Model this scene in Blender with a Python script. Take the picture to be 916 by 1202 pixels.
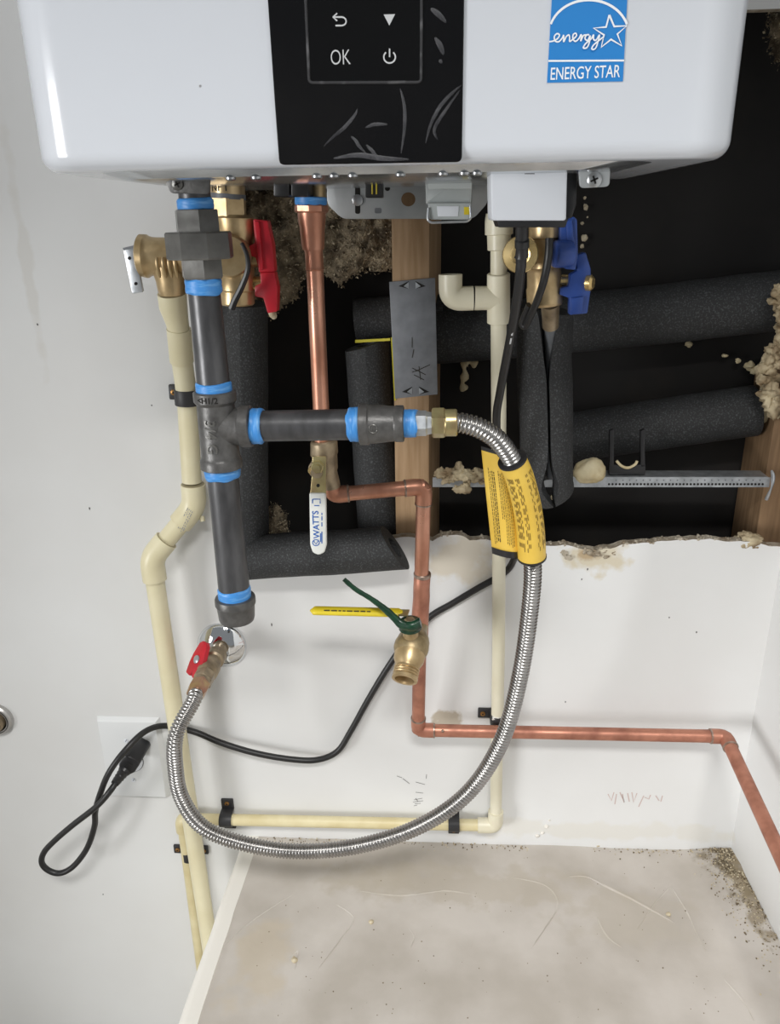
import bpy, bmesh, math, random
from mathutils import Vector, Matrix, noise

random.seed(7)
for o in list(bpy.data.objects):
    bpy.data.objects.remove(o, do_unlink=True)
SC = bpy.context.scene
COL = SC.collection

# ------------------------------------------------------------------ camera
W, H, F = 916.0, 1202.0, 920.0
CAM = Vector((0.0, -0.86, 1.25))
_X = Vector((15000, 90, -920)).normalized()
_Y = Vector((58.5, -347, 920)); _Y = (_Y - _Y.dot(_X) * _X).normalized()
_D = _Y.cross(_X)
cd = bpy.data.cameras.new('camera')
cam = bpy.data.objects.new('camera', cd); COL.objects.link(cam)
cd.sensor_fit = 'HORIZONTAL'; cd.sensor_width = 36.0; cd.lens = 36.0 * F / W
cd.clip_start = 0.01
e = [Vector((_X[i], _Y[i], -_D[i])) for i in range(3)]
m = Matrix.Identity(4)
for i in range(3):
    m[i][0] = e[0][i]; m[i][1] = -e[1][i]; m[i][2] = -e[2][i]; m[i][3] = CAM[i]
cam.matrix_world = m
SC.camera = cam

# ------------------------------------------------------------------ light
SC.view_settings.view_transform = 'Standard'
SC.view_settings.look = 'None'
SC.view_settings.gamma = 1.0
SC.view_settings.use_curve_mapping = False
SC.view_settings.exposure = 0.0
world = bpy.data.worlds.new('World'); SC.world = world
world.use_nodes = True
world.node_tree.nodes['Background'].inputs[0].default_value = (0.93, 0.97, 1.0, 1)
world.node_tree.nodes['Background'].inputs[1].default_value = 0.24

def area(name, loc, target, sx, sy, power, color):
    l = bpy.data.lights.new(name, 'AREA'); l.shape = 'RECTANGLE'
    l.size = sx; l.size_y = sy; l.energy = power; l.color = color
    o = bpy.data.objects.new(name, l); COL.objects.link(o)
    o.location = loc
    o.rotation_euler = (Vector(target) - Vector(loc)).to_track_quat('-Z', 'Y').to_euler()
    return o
area('ceiling_light', (0.10, -1.75, 2.6), (0, -0.1, 0.5), 0.7, 0.35, 48, (1.0, 0.985, 0.955))
area('doorway_light', (-3.2, -2.6, 0.85), (0, 0, 0.75), 1.3, 1.4, 95, (1.0, 0.998, 0.99))

# ------------------------------------------------------------------ pixel -> place
def ray(x, y):
    c = Vector((x - W / 2, y - H / 2, F))
    return Vector((c.dot(_X), c.dot(_Y), -c.dot(_D)))
def P(x, y, d):            # on the plane d metres in front of the back wall
    r = ray(x, y); s = (-d - CAM.y) / r.y
    return CAM + r * s
def PX(x, y, X):
    r = ray(x, y); s = (X - CAM.x) / r.x
    return CAM + r * s
def PZ(x, y, Z):
    r = ray(x, y); s = (Z - CAM.z) / r.z
    return CAM + r * s
def S(x, y, d):            # metres per pixel there
    return (-d - CAM.y) / ray(x, y).y

# ------------------------------------------------------------------ materials
def lin(c):
    c = c / 255.0
    return c / 12.92 if c <= 0.04045 else ((c + 0.055) / 1.055) ** 2.4
def rgb(r, g, b):
    return (lin(r), lin(g), lin(b), 1)
MATS = {}
def M(name, col, rough=0.5, metal=0.0, col2=None, scale=40, detail=6, lo=0.35, hi=0.65, bump=0.0, bscale=None,
      bdist=0.001, coat=0.0, spec=0.5, stretch=None, trans=0.0, alpha=1.0, rvar=0.0, aniso=0.0):
    mt = bpy.data.materials.new(name); mt.use_nodes = True
    nt = mt.node_tree; b = nt.nodes['Principled BSDF']
    b.inputs['Base Color'].default_value = col
    b.inputs['Roughness'].default_value = rough
    b.inputs['Metallic'].default_value = metal
    b.inputs['Coat Weight'].default_value = coat
    b.inputs['Specular IOR Level'].default_value = spec
    b.inputs['Alpha'].default_value = alpha
    b.inputs['Transmission Weight'].default_value = trans
    tc = nt.nodes.new('ShaderNodeTexCoord')
    mp = nt.nodes.new('ShaderNodeMapping')
    if stretch: mp.inputs['Scale'].default_value = stretch
    nt.links.new(tc.outputs['Object'], mp.inputs['Vector'])
    if col2 is not None:
        n = nt.nodes.new('ShaderNodeTexNoise'); n.inputs['Scale'].default_value = scale; n.inputs['Detail'].default_value = detail
        nt.links.new(mp.outputs[0], n.inputs['Vector'])
        r = nt.nodes.new('ShaderNodeMapRange')
        r.inputs['From Min'].default_value = lo; r.inputs['From Max'].default_value = hi
        nt.links.new(n.outputs['Fac'], r.inputs['Value'])
        mx = nt.nodes.new('ShaderNodeMix'); mx.data_type = 'RGBA'
        mx.inputs[6].default_value = col; mx.inputs[7].default_value = col2
        nt.links.new(r.outputs[0], mx.inputs[0]); nt.links.new(mx.outputs[2], b.inputs['Base Color'])
        if rvar:
            rr = nt.nodes.new('ShaderNodeMapRange')
            rr.inputs['To Min'].default_value = rough; rr.inputs['To Max'].default_value = rough + rvar
            nt.links.new(r.outputs[0], rr.inputs['Value']); nt.links.new(rr.outputs[0], b.inputs['Roughness'])
    if bump:
        n2 = nt.nodes.new('ShaderNodeTexNoise'); n2.inputs['Scale'].default_value = bscale or scale; n2.inputs['Detail'].default_value = 4
        nt.links.new(mp.outputs[0], n2.inputs['Vector'])
        bp = nt.nodes.new('ShaderNodeBump'); bp.inputs['Strength'].default_value = bump; bp.inputs['Distance'].default_value = bdist
        nt.links.new(n2.outputs['Fac'], bp.inputs['Height']); nt.links.new(bp.outputs[0], b.inputs['Normal'])
    MATS[name] = mt
    return mt

def stains(mt, spots):
    """stains with a place and ragged outline of their own: (centre, (rx, ry, rz), colour, strength, scale)"""
    nt = mt.node_tree; b = nt.nodes['Principled BSDF']
    tc = nt.nodes.new('ShaderNodeNewGeometry')
    prev = b.inputs['Base Color'].links[0].from_socket if b.inputs['Base Color'].links else None
    for c, rad, col, st, sc in spots:
        sub = nt.nodes.new('ShaderNodeVectorMath'); sub.operation = 'SUBTRACT'; sub.inputs[1].default_value = c
        nt.links.new(tc.outputs['Position'], sub.inputs[0])
        div = nt.nodes.new('ShaderNodeVectorMath'); div.operation = 'DIVIDE'; div.inputs[1].default_value = rad
        nt.links.new(sub.outputs[0], div.inputs[0])
        ln = nt.nodes.new('ShaderNodeVectorMath'); ln.operation = 'LENGTH'; nt.links.new(div.outputs[0], ln.inputs[0])
        n = nt.nodes.new('ShaderNodeTexNoise'); n.inputs['Scale'].default_value = sc; n.inputs['Detail'].default_value = 6
        nt.links.new(tc.outputs['Position'], n.inputs['Vector'])
        ad = nt.nodes.new('ShaderNodeMath'); ad.operation = 'MULTIPLY_ADD'; ad.inputs[1].default_value = 2.2
        nt.links.new(n.outputs['Fac'], ad.inputs[0]); nt.links.new(ln.outputs['Value'], ad.inputs[2])
        r = nt.nodes.new('ShaderNodeMapRange'); r.inputs['From Min'].default_value = 1.95; r.inputs['From Max'].default_value = 1.6
        r.inputs['To Max'].default_value = st
        nt.links.new(ad.outputs[0], r.inputs['Value'])
        mx = nt.nodes.new('ShaderNodeMix'); mx.data_type = 'RGBA'
        if prev: nt.links.new(prev, mx.inputs[6])
        else: mx.inputs[6].default_value = b.inputs['Base Color'].default_value
        mx.inputs[7].default_value = col
        nt.links.new(r.outputs[0], mx.inputs[0]); prev = mx.outputs[2]
    nt.links.new(prev, b.inputs['Base Color'])

M('wall_paint', rgb(224, 225, 225), 0.55, col2=rgb(217, 217, 216), scale=3.5, bump=0.12, bscale=120, bdist=0.0006)
M('gypsum', rgb(196, 188, 172), 0.95, col2=rgb(140, 126, 106), scale=60, bump=0.6, bscale=180, bdist=0.002)
M('concrete', rgb(196, 190, 183), 0.7, col2=rgb(176, 169, 160), scale=11, detail=12, bump=0.35, bscale=40, bdist=0.0015)
M('floor_concrete', rgb(150, 146, 138), 0.8, col2=rgb(130, 126, 118), scale=5, bump=0.2)
M('enamel', rgb(210, 214, 221), 0.16, coat=0.3)
M('black_glass', rgb(11, 11, 13), 0.07, col2=rgb(20, 19, 19), scale=9, lo=0.45, hi=0.8, rvar=0.12, spec=0.3)
M('display_glass', rgb(11, 11, 12), 0.06, spec=0.3)
M('display_rim', rgb(60, 60, 62), 0.25, col2=rgb(130, 130, 132), scale=60, lo=0.5, hi=0.75)
M('film', rgb(150, 150, 155), 0.35, alpha=0.28, col2=rgb(90, 90, 95), scale=80)
M('icon', rgb(196, 198, 200), 0.5)
M('label_blue', rgb(32, 128, 203), 0.4)
M('label_white', rgb(238, 242, 246), 0.4)
M('cpvc_seam', rgb(168, 158, 128), 0.5)
M('galv', rgb(190, 194, 198), 0.34, 0.6, col2=rgb(160, 164, 168), scale=90, bump=0.08, bscale=200)
M('pan_metal', rgb(206, 209, 212), 0.22, 0.85, col2=rgb(176, 180, 184), scale=30)
M('bracket_grey', rgb(186, 190, 192), 0.4, 0.35, col2=rgb(172, 176, 178), scale=30)
M('plate_grey', rgb(128, 131, 136), 0.45, 0.15, col2=rgb(114, 117, 122), scale=60)
M('dark_hole', rgb(30, 28, 26), 0.9)
M('iron', rgb(86, 86, 88), 0.3, 0.3, col2=rgb(60, 60, 62), scale=70, stretch=(1, 1, 0.3), bump=0.12, bscale=220, rvar=0.12)
M('iron_cast', rgb(96, 95, 94), 0.38, 0.3, col2=rgb(78, 77, 76), scale=120, bump=0.35, bscale=420, bdist=0.0006)
M('iron_nut', rgb(112, 111, 108), 0.32, 0.35, col2=rgb(92, 91, 88), scale=60, bump=0.15, bscale=300, bdist=0.0005)
M('tape_blue', rgb(66, 140, 212), 0.4, col2=rgb(128, 186, 238), scale=260, stretch=(0.25, 0.25, 1.4), lo=0.5, hi=0.75, bump=0.5, bscale=350, bdist=0.001)
M('tape_blue_side', rgb(66, 140, 212), 0.4, col2=rgb(128, 186, 238), scale=260, stretch=(1.4, 0.25, 0.25), lo=0.5, hi=0.75, bump=0.5, bscale=350, bdist=0.001)
M('copper', rgb(216, 160, 136), 0.27, 0.7, col2=rgb(184, 128, 104), scale=45, detail=8, stretch=(1, 1, 0.5), rvar=0.15)
M('copper_old', rgb(188, 130, 108), 0.38, 0.5, col2=rgb(154, 102, 84), scale=50, detail=9, lo=0.4, hi=0.7, rvar=0.2, bump=0.1, bscale=160)
M('solder', rgb(176, 158, 146), 0.35, 0.8, col2=rgb(140, 118, 104), scale=150)
M('brass', rgb(198, 174, 134), 0.34, 0.65, col2=rgb(170, 146, 106), scale=60, bump=0.1, bscale=260, bdist=0.0004)
M('brass_bright', rgb(232, 206, 150), 0.24, 0.8, col2=rgb(214, 184, 124), scale=60)
M('brass_old', rgb(168, 152, 126), 0.4, 0.55, col2=rgb(128, 114, 94), scale=70, bump=0.15, bscale=220)
M('bronze_cast', rgb(172, 154, 118), 0.4, 0.6, col2=rgb(146, 128, 96), scale=120, bump=0.25, bscale=420, bdist=0.0004)
M('zinc_yellow', rgb(196, 190, 140), 0.3, 0.75, col2=rgb(170, 150, 110), scale=50)
M('zinc_rainbow', rgb(186, 160, 118), 0.28, 0.8, col2=rgb(166, 120, 104), scale=70)
M('chrome', rgb(226, 228, 230), 0.06, 1.0)
M('hose_metal', rgb(176, 174, 172), 0.26, 0.95, col2=rgb(154, 152, 150), scale=50)
M('cpvc', rgb(226, 219, 188), 0.36, col2=rgb(216, 207, 172), scale=14, detail=4)
M('cpvc_old', rgb(224, 214, 176), 0.4, col2=rgb(208, 194, 150), scale=22, detail=6)
M('cpvc_white', rgb(226, 221, 200), 0.36, col2=rgb(214, 208, 184), scale=14)
M('foam', rgb(41, 42, 43), 0.72, col2=rgb(80, 82, 84), scale=560, detail=2, lo=0.52, hi=0.74, bump=0.6, bscale=520, bdist=0.001)
M('foam_dark', rgb(48, 49, 51), 0.78, col2=rgb(66, 67, 70), scale=520, detail=2, lo=0.52, hi=0.74, bump=0.6, bscale=520, bdist=0.001)
M('foam_tape', rgb(196, 184, 40), 0.6)
M('spray_foam', rgb(222, 210, 176), 0.65, col2=rgb(198, 180, 138), scale=55, bump=0.5, bscale=140, bdist=0.002)
M('spray_foam_brown', rgb(206, 192, 160), 0.7, col2=rgb(128, 108, 80), scale=45, bump=0.6, bscale=140, bdist=0.002)
M('paper_black', rgb(23, 21, 20), 0.85, col2=rgb(38, 33, 28), scale=9, detail=8, lo=0.5, hi=0.75, bump=0.25, bscale=40)
M('wood', rgb(172, 143, 111), 0.7, col2=rgb(150, 121, 88), scale=26, stretch=(6, 6, 0.5), bump=0.15, bscale=60)
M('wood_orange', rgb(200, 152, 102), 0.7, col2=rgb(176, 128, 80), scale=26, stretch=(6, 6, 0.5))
M('wood_dark', rgb(138, 111, 82), 0.75, col2=rgb(116, 91, 65), scale=26, stretch=(6, 6, 0.5))
M('wool', rgb(160, 146, 122), 0.95, col2=rgb(78, 68, 54), scale=70, detail=10, bump=1.0, bscale=260, bdist=0.004)
M('wool_light', rgb(208, 196, 170), 0.95, col2=rgb(146, 130, 104), scale=120)
M('red', rgb(196, 30, 46), 0.38, col2=rgb(174, 24, 40), scale=40)
M('blue', rgb(50, 82, 158), 0.36, col2=rgb(40, 70, 142), scale=50)
M('black_plastic', rgb(34, 34, 36), 0.4)
M('clamp_black', rgb(44, 44, 46), 0.5)
M('cord_black', rgb(30, 30, 31), 0.42)
M('white_plastic', rgb(228, 232, 239), 0.32)
M('grey_plastic', rgb(186, 192, 192), 0.4, col2=rgb(176, 182, 182), scale=20)
M('grey_pvc', rgb(96, 99, 103), 0.45)
M('print_black', rgb(44, 40, 30), 0.7)
M('print_grey', rgb(150, 150, 150), 0.6)
M('tag_yellow', rgb(236, 200, 88), 0.42, col2=rgb(226, 186, 72), scale=18)
M('tag_white', rgb(232, 226, 212), 0.5)
M('handle_yellow', rgb(226, 204, 48), 0.4, col2=rgb(208, 186, 38), scale=30)
M('tape_green', rgb(24, 66, 44), 0.3, col2=rgb(14, 44, 30), scale=90)
M('grip_white', rgb(226, 228, 224), 0.4)
M('print_blue', rgb(36, 96, 176), 0.5)
M('outlet_white', rgb(224, 226, 227), 0.35)
M('screw', rgb(180, 182, 184), 0.3, 0.9)
M('screw_brass', rgb(160, 120, 70), 0.4, 0.8)
M('dirt', rgb(134, 121, 98), 0.95, col2=rgb(100, 88, 68), scale=200)
M('tag_print', rgb(120, 96, 40), 0.6)
M('dirt_pale', rgb(206, 196, 172), 0.95, col2=rgb(168, 152, 122), scale=200)
M('pencil', rgb(104, 102, 102), 0.8)
M('pencil_red', rgb(200, 180, 176), 0.8)
M('bead_paint', rgb(228, 225, 218), 0.5, bump=0.1, bscale=60)
M('ring_metal', rgb(176, 174, 172), 0.35, 0.6)

# ------------------------------------------------------------------ mesh helpers
class MB:
    def __init__(s): s.v = []; s.f = []
    def add(s, vs, fs):
        o = len(s.v); s.v += [Vector(v) for v in vs]
        s.f += [tuple(i + o for i in f) for f in fs]
        return s
    def frame(s, ax):
        ax = ax.normalized()
        t = Vector((0, 0, 1)) if abs(ax.z) < 0.9 else Vector((0, -1, 0))
        u = t.cross(ax).normalized(); w = ax.cross(u).normalized()
        return u, w
    def rings(s, pr, axis=None, seg=28, cap0=True, cap1=True, rot=0.0, sq=1.0):
        """pr: [(point, radius)...] lathe-like"""
        ps = [Vector(p) for p, r in pr]
        ax = Vector(axis) if axis is not None else (ps[-1] - ps[0])
        u, w = s.frame(ax); o = len(s.v)
        for p, r in pr:
            for k in range(seg):
                a = rot + 2 * math.pi * k / seg
                s.v.append(Vector(p) + u * (math.cos(a) * r) + w * (math.sin(a) * r * sq))
        n = len(pr)
        for i in range(n - 1):
            for k in range(seg):
                a = o + i * seg + k; b = o + i * seg + (k + 1) % seg
                s.f.append((a, b, b + seg, a + seg))
        if cap0: s.f.append(tuple(o + k for k in reversed(range(seg))))
        if cap1: s.f.append(tuple(o + (n - 1) * seg + k for k in range(seg)))
        return s
    def lathe(s, p, axis, prof, **kw):
        ax = Vector(axis).normalized(); p = Vector(p)
        return s.rings([(p + ax * t, r) for t, r in prof], axis=ax, **kw)
    def tube(s, pts, r, seg=16, cap=True):
        pts = [Vector(p) for p in pts]; n = len(pts); o = len(s.v)
        rs = r if isinstance(r, (list, tuple)) else [r] * n
        T = []
        for i in range(n):
            T.append((pts[min(i + 1, n - 1)] - pts[max(i - 1, 0)]).normalized())
        u, w = s.frame(T[0])
        for i in range(n):
            if i:
                ax = T[i - 1].cross(T[i])
                if ax.length > 1e-7:
                    q = Matrix.Rotation(T[i - 1].angle(T[i]), 3, ax.normalized()); u = q @ u
                u = (u - u.dot(T[i]) * T[i]).normalized(); w = T[i].cross(u)
            for k in range(seg):
                a = 2 * math.pi * k / seg
                s.v.append(pts[i] + (u * math.cos(a) + w * math.sin(a)) * rs[i])
        for i in range(n - 1):
            for k in range(seg):
                a = o + i * seg + k; b = o + i * seg + (k + 1) % seg
                s.f.append((a, b, b + seg, a + seg))
        if cap:
            s.f.append(tuple(o + k for k in reversed(range(seg))))
            s.f.append(tuple(o + (n - 1) * seg + k for k in range(seg)))
        return s
    def hull8(s, c):
        return s.add(c, [(3, 2, 1, 0), (4, 5, 6, 7), (0, 1, 5, 4), (1, 2, 6, 5), (2, 3, 7, 6), (3, 0, 4, 7)])
    def box(s, c, sx, sy, sz, ux=(1, 0, 0), uz=(0, 0, 1)):
        c = Vector(c); ux = Vector(ux).normalized(); uz = Vector(uz); uy = uz.cross(ux).normalized(); uz = ux.cross(uy)
        a, b, d = ux * sx / 2, uy * sy / 2, uz * sz / 2
        return s.hull8([c - a - b - d, c + a - b - d, c + a + b - d, c - a + b - d, c - a - b + d, c + a - b + d, c + a + b + d, c - a + b + d])
    def prism(s, poly, off):
        """polygon (3-D points, in order) pushed along off"""
        n = len(poly); off = Vector(off); o = len(s.v)
        s.v += [Vector(p) for p in poly] + [Vector(p) + off for p in poly]
        s.f.append(tuple(o + i for i in range(n))); s.f.append(tuple(o + n + i for i in reversed(range(n))))
        for i in range(n):
            j = (i + 1) % n
            s.f.append((o + j, o + i, o + n + i, o + n + j))
        return s
    def ball(s, c, rx, ry=None, rz=None, seg=16, ringn=10, lump=0.0, sc=30.0, seed=0):
        ry = ry or rx; rz = rz or rx; c = Vector(c); o = len(s.v)
        def pt(a, b):
            d = Vector((math.cos(a) * math.cos(b), math.sin(a) * math.cos(b), math.sin(b)))
            q = Vector((d.x * rx, d.y * ry, d.z * rz))
            if lump: q *= 1 + lump * (noise.noise((c + q) * sc + Vector((seed, 0, 0))) + .55 * noise.noise((c + q) * sc * 2.9 + Vector((0, seed, 0))) + .3 * noise.noise((c + q) * sc * 6.5))
            return c + q
        for i in range(1, ringn):
            b = -math.pi / 2 + math.pi * i / ringn
            for k in range(seg): s.v.append(pt(2 * math.pi * k / seg, b))
        bot = len(s.v); s.v.append(pt(0, -math.pi / 2)); top = len(s.v); s.v.append(pt(0, math.pi / 2))
        for i in range(ringn - 2):
            for k in range(seg):
                a = o + i * seg + k; b2 = o + i * seg + (k + 1) % seg
                s.f.append((a, b2, b2 + seg, a + seg))
        for k in range(seg):
            s.f.append((bot, o + (k + 1) % seg, o + k))
            a = o + (ringn - 2) * seg
            s.f.append((top, a + k, a + (k + 1) % seg))
        return s
    def strip(s, pts, w, n):
        """flat ribbon facing n"""
        pts = [Vector(p) for p in pts]; o = len(s.v); n = Vector(n)
        for i, p in enumerate(pts):
            t = (pts[min(i + 1, len(pts) - 1)] - pts[max(i - 1, 0)]).normalized()
            sd = t.cross(n).normalized()
            ww = w[i] if isinstance(w, (list, tuple)) else w
            s.v += [p - sd * ww / 2, p + sd * ww / 2]
        for i in range(len(pts) - 1):
            a = o + 2 * i; s.f.append((a, a + 1, a + 3, a + 2))
        return s

def smooth(pts, n=8):
    pts = [Vector(p) for p in pts]; out = []
    for i in range(len(pts) - 1):
        p0 = pts[max(i - 1, 0)]; p1 = pts[i]; p2 = pts[i + 1]; p3 = pts[min(i + 2, len(pts) - 1)]
        for k in range(n):
            t = k / n
            out.append(0.5 * ((2 * p1) + (p2 - p0) * t + (2 * p0 - 5 * p1 + 4 * p2 - p3) * t * t + (3 * p1 - p0 - 3 * p2 + p3) * t ** 3))
    out.append(pts[-1]); return out
def fillet(pts, r, n=8):
    pts = [Vector(p) for p in pts]; out = [pts[0]]
    for i in range(1, len(pts) - 1):
        a = (pts[i - 1] - pts[i]).normalized(); b = (pts[i + 1] - pts[i]).normalized()
        rr = min(r, (pts[i - 1] - pts[i]).length * 0.49, (pts[i + 1] - pts[i]).length * 0.49)
        p0 = pts[i] + a * rr; p2 = pts[i] + b * rr
        for k in range(n + 1):
            t = k / n; out.append(p0 * (1 - t) ** 2 + pts[i] * 2 * t * (1 - t) + p2 * t * t)
    out.append(pts[-1]); return out

def thing(name, label, cat, base, group=None):
    o = bpy.data.objects.new(name, None); COL.objects.link(o)
    o.empty_display_size = 0.02
    o.location = base; o['label'] = label; o['category'] = cat
    if group: o['group'] = group
    return o
WORLD = {}
def wloc(o):
    v = Vector((0, 0, 0))
    while o: v += o.location; o = o.parent
    return v
def obj(name, mb, mat, parent=None, angle=38, bevel=0.0, label=None, cat=None, group=None, kind=None, segs=2):
    me = bpy.data.meshes.new(name)
    if parent is None:
        xs = [v.x for v in mb.v]; ys = [v.y for v in mb.v]; zs = [v.z for v in mb.v]
        org = Vector(((min(xs) + max(xs)) / 2, (min(ys) + max(ys)) / 2, min(zs)))
        loc = org
    else:
        xs = [v.x for v in mb.v]; ys = [v.y for v in mb.v]; zs = [v.z for v in mb.v]
        org = Vector(((min(xs) + max(xs)) / 2, (min(ys) + max(ys)) / 2, (min(zs) + max(zs)) / 2))
        loc = org - wloc(parent)
    bm = bmesh.new()
    vs = [bm.verts.new(v - org) for v in mb.v]
    for f in mb.f:
        try: bm.faces.new([vs[i] for i in f])
        except ValueError: pass
    bmesh.ops.recalc_face_normals(bm, faces=bm.faces)
    if bevel:
        es = [ed for ed in bm.edges if len(ed.link_faces) == 2 and ed.calc_face_angle(0) > math.radians(30)]
        bmesh.ops.bevel(bm, geom=es, offset=bevel, segments=segs, affect='EDGES', profile=0.5)
    bm.to_mesh(me); bm.free()
    for p in me.polygons: p.use_smooth = True
    me.set_sharp_from_angle(angle=math.radians(angle))
    me.materials.append(MATS[mat])
    o = bpy.data.objects.new(name, me); COL.objects.link(o)
    o.location = loc
    if parent: o.parent = parent
    if label: o['label'] = label
    if cat: o['category'] = cat
    if group: o['group'] = group
    if kind: o['kind'] = kind
    return o
def text(name, body, c, right, up, height, mat, parent, extrude=0.0003, sx=1.0, bold=0.0):
    cu = bpy.data.curves.new('txt', 'FONT'); cu.body = body; cu.size = 1.0; cu.extrude = 0.0; cu.offset = bold
    cu.align_x = 'CENTER'; cu.align_y = 'CENTER'; cu.resolution_u = 4
    t = bpy.data.objects.new('txt', cu); COL.objects.link(t)
    bpy.context.view_layer.update()
    me = bpy.data.meshes.new_from_object(t.evaluated_get(bpy.context.evaluated_depsgraph_get()))
    bpy.data.objects.remove(t, do_unlink=True)
    ys = [v.co.y for v in me.vertices]; xs = [v.co.x for v in me.vertices]
    k = height / max(1e-6, (max(ys) - min(ys))); cx = (max(xs) + min(xs)) / 2; cy = (max(ys) + min(ys)) / 2
    right = Vector(right).normalized(); up = Vector(up).normalized(); n = right.cross(up).normalized()
    c = Vector(c); mb = MB()
    pts = [c + right * ((v.co.x - cx) * k * sx) + up * ((v.co.y - cy) * k) for v in me.vertices]
    fs = [tuple(p.vertices) for p in me.polygons]
    # front faces at +extrude, plus walls along the boundary
    nv = len(pts)
    ec = {}
    for f in fs:
        for i in range(len(f)):
            ed = (f[i], f[(i + 1) % len(f)]); ec[tuple(sorted(ed))] = ec.get(tuple(sorted(ed)), 0) + 1
    mb.add([p + n * extrude for p in pts] + pts, fs)
    for (a, b), cnt in ec.items():
        if cnt == 1: mb.f.append((a, b, b + nv, a + nv))
    bpy.data.meshes.remove(me)
    return obj(name, mb, mat, parent, angle=20)

def text_cyl(name, body, c, axis, radius, height, mat, parent, along=True, extrude=0.0006, bold=0.0, front=None, turn=0.0):
    """raised lettering wrapped on a pipe, reading along the axis or around it"""
    cu = bpy.data.curves.new('txt', 'FONT'); cu.body = body; cu.size = 1.0; cu.offset = bold
    cu.align_x = 'CENTER'; cu.align_y = 'CENTER'; cu.resolution_u = 4
    t = bpy.data.objects.new('txt', cu); COL.objects.link(t)
    bpy.context.view_layer.update()
    me = bpy.data.meshes.new_from_object(t.evaluated_get(bpy.context.evaluated_depsgraph_get()))
    bpy.data.objects.remove(t, do_unlink=True)
    ys = [v.co.y for v in me.vertices]; xs = [v.co.x for v in me.vertices]
    k = height / max(1e-6, max(ys) - min(ys)); cx = (max(xs) + min(xs)) / 2; cy = (max(ys) + min(ys)) / 2
    a = Vector(axis).normalized(); f = Vector((0, -1, 0)); f = (f - f.dot(a) * a).normalized()
    sd = a.cross(f).normalized()          # direction of growing angle
    c = Vector(c); out = []
    for lay in (extrude, -0.0004):
        for v in me.vertices:
            tx = (v.co.x - cx) * k; ty = (v.co.y - cy) * k
            if along: th = turn - ty / radius; h = tx
            else: th = turn + tx / radius; h = ty
            r = radius + lay
            out.append(c + a * h + (f * math.cos(th) + sd * math.sin(th)) * r)
    nv = len(me.vertices); mb = MB(); fs = [tuple(p.vertices) for p in me.polygons]
    mb.add(out, fs); ec = {}
    for q in fs:
        for i in range(len(q)):
            e_ = tuple(sorted((q[i], q[(i + 1) % len(q)]))); ec[e_] = ec.get(e_, 0) + 1
    for (i, j), n in ec.items():
        if n == 1: mb.f.append((i, j, j + nv, i + nv))
    bpy.data.meshes.remove(me)
    return obj(name, mb, mat, parent, angle=20)

# ================================================================== setting
ZP = P(650, 993, 0).z                      # top of the raised platform
XR = P(860, 985, 0).x                      # right-hand corner
FRONT = Vector((0, -1, 0))

def jag(pts, step=0.006, amp=0.002, seed=0, sub=True):
    out = []
    for i in range(len(pts) - 1):
        a, b = Vector(pts[i]), Vector(pts[i + 1]); n = max(1, int((b - a).length / step))
        for k in range(n):
            t = k / n; p = a.lerp(b, t)
            if 0 < k or i: p = p + Vector((noise.noise(p * 90 + Vector((seed, 0, 0))), 0, noise.noise(p * 90 + Vector((0, seed + 9, 0))))) * amp
            out.append(p)
    out.append(Vector(pts[-1])); return out

hole_px = [(916 + 40, 640), (905, 641), (888, 637), (868, 636), (845, 634), (826, 632), (800, 634), (772, 636), (748, 638), (735, 639), (722, 643), (700, 646),
           (684, 645), (674, 641), (640, 641), (610, 640), (585, 636), (566, 632), (552, 634), (536, 628), (520, 630), (508, 634), (480, 630), (440, 634), (380, 640), (318, 645),
           (285, 640), (262, 620), (258, 500), (262, 400), (266, 330), (272, 240), (272, 120)]
hp = [P(x, y, 0) for x, y in hole_px]
hp[0] = Vector((XR + 0.02, 0, P(905, 641, 0).z))
ztop = P(890, 11, 0).z
hp = jag(hp, 0.005, 0.0024, 3)
hp += [Vector((hp[-1].x, 0, ztop)), Vector((XR + 0.02, 0, ztop))]
outl = [Vector((XR + 0.02, 0, 2.5)), Vector((-1.1, 0, 2.5)), Vector((-1.1, 0, -0.02)), Vector((XR + 0.02, 0, -0.02))]
mb = MB(); mb.prism(outl + hp, (0, 0.0127, 0))
wall = obj('wall_back', mb, 'wall_paint', kind='structure', angle=30)
wall.data.materials.append(MATS['gypsum'])
for p in wall.data.polygons:               # the broken rim of the board shows its gypsum core
    if abs(p.normal.y) < 0.5: p.material_index = 1

# right wall, slightly out of square
q0 = Vector((XR, 0.0, ZP)); q1 = PZ(916, 1108, ZP); q1.z = ZP
dr = (q1 - q0); dr.z = 0; dr.normalize()
nr = Vector((0, 0, 1)).cross(dr); nr = nr if nr.x < 0 else -nr
zcut = P(905, 641, 0).z
mb = MB()
far = q0 + dr * 1.1
poly = [Vector((q0.x, 0.0, -0.02)), Vector((far.x, far.y, -0.02)), Vector((far.x, far.y, 2.5)), Vector(((q0 + dr * .16).x, (q0 + dr * .16).y, 2.5))]
rim = [Vector(((q0 + dr * .16).x, (q0 + dr * .16).y, zcut + 0.02)), Vector((q0.x, 0.0, zcut))]
nn = 18
for k in range(nn + 1):
    t = k / nn; p = rim[0].lerp(rim[1], t); p.z += noise.noise(p * 60) * 0.006 * (1 if 0 < k < nn else 0)
    poly.append(p)
mb.prism(poly, -nr * 0.0127)
wr = obj('wall_right', mb, 'wall_paint', kind='structure', angle=30)
mb = MB(); mb.box(far + dr * 0.0 + Vector((0.055, 0.0, 1.25 - ZP)), 0.06, 0.04, 2.5)
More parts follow.
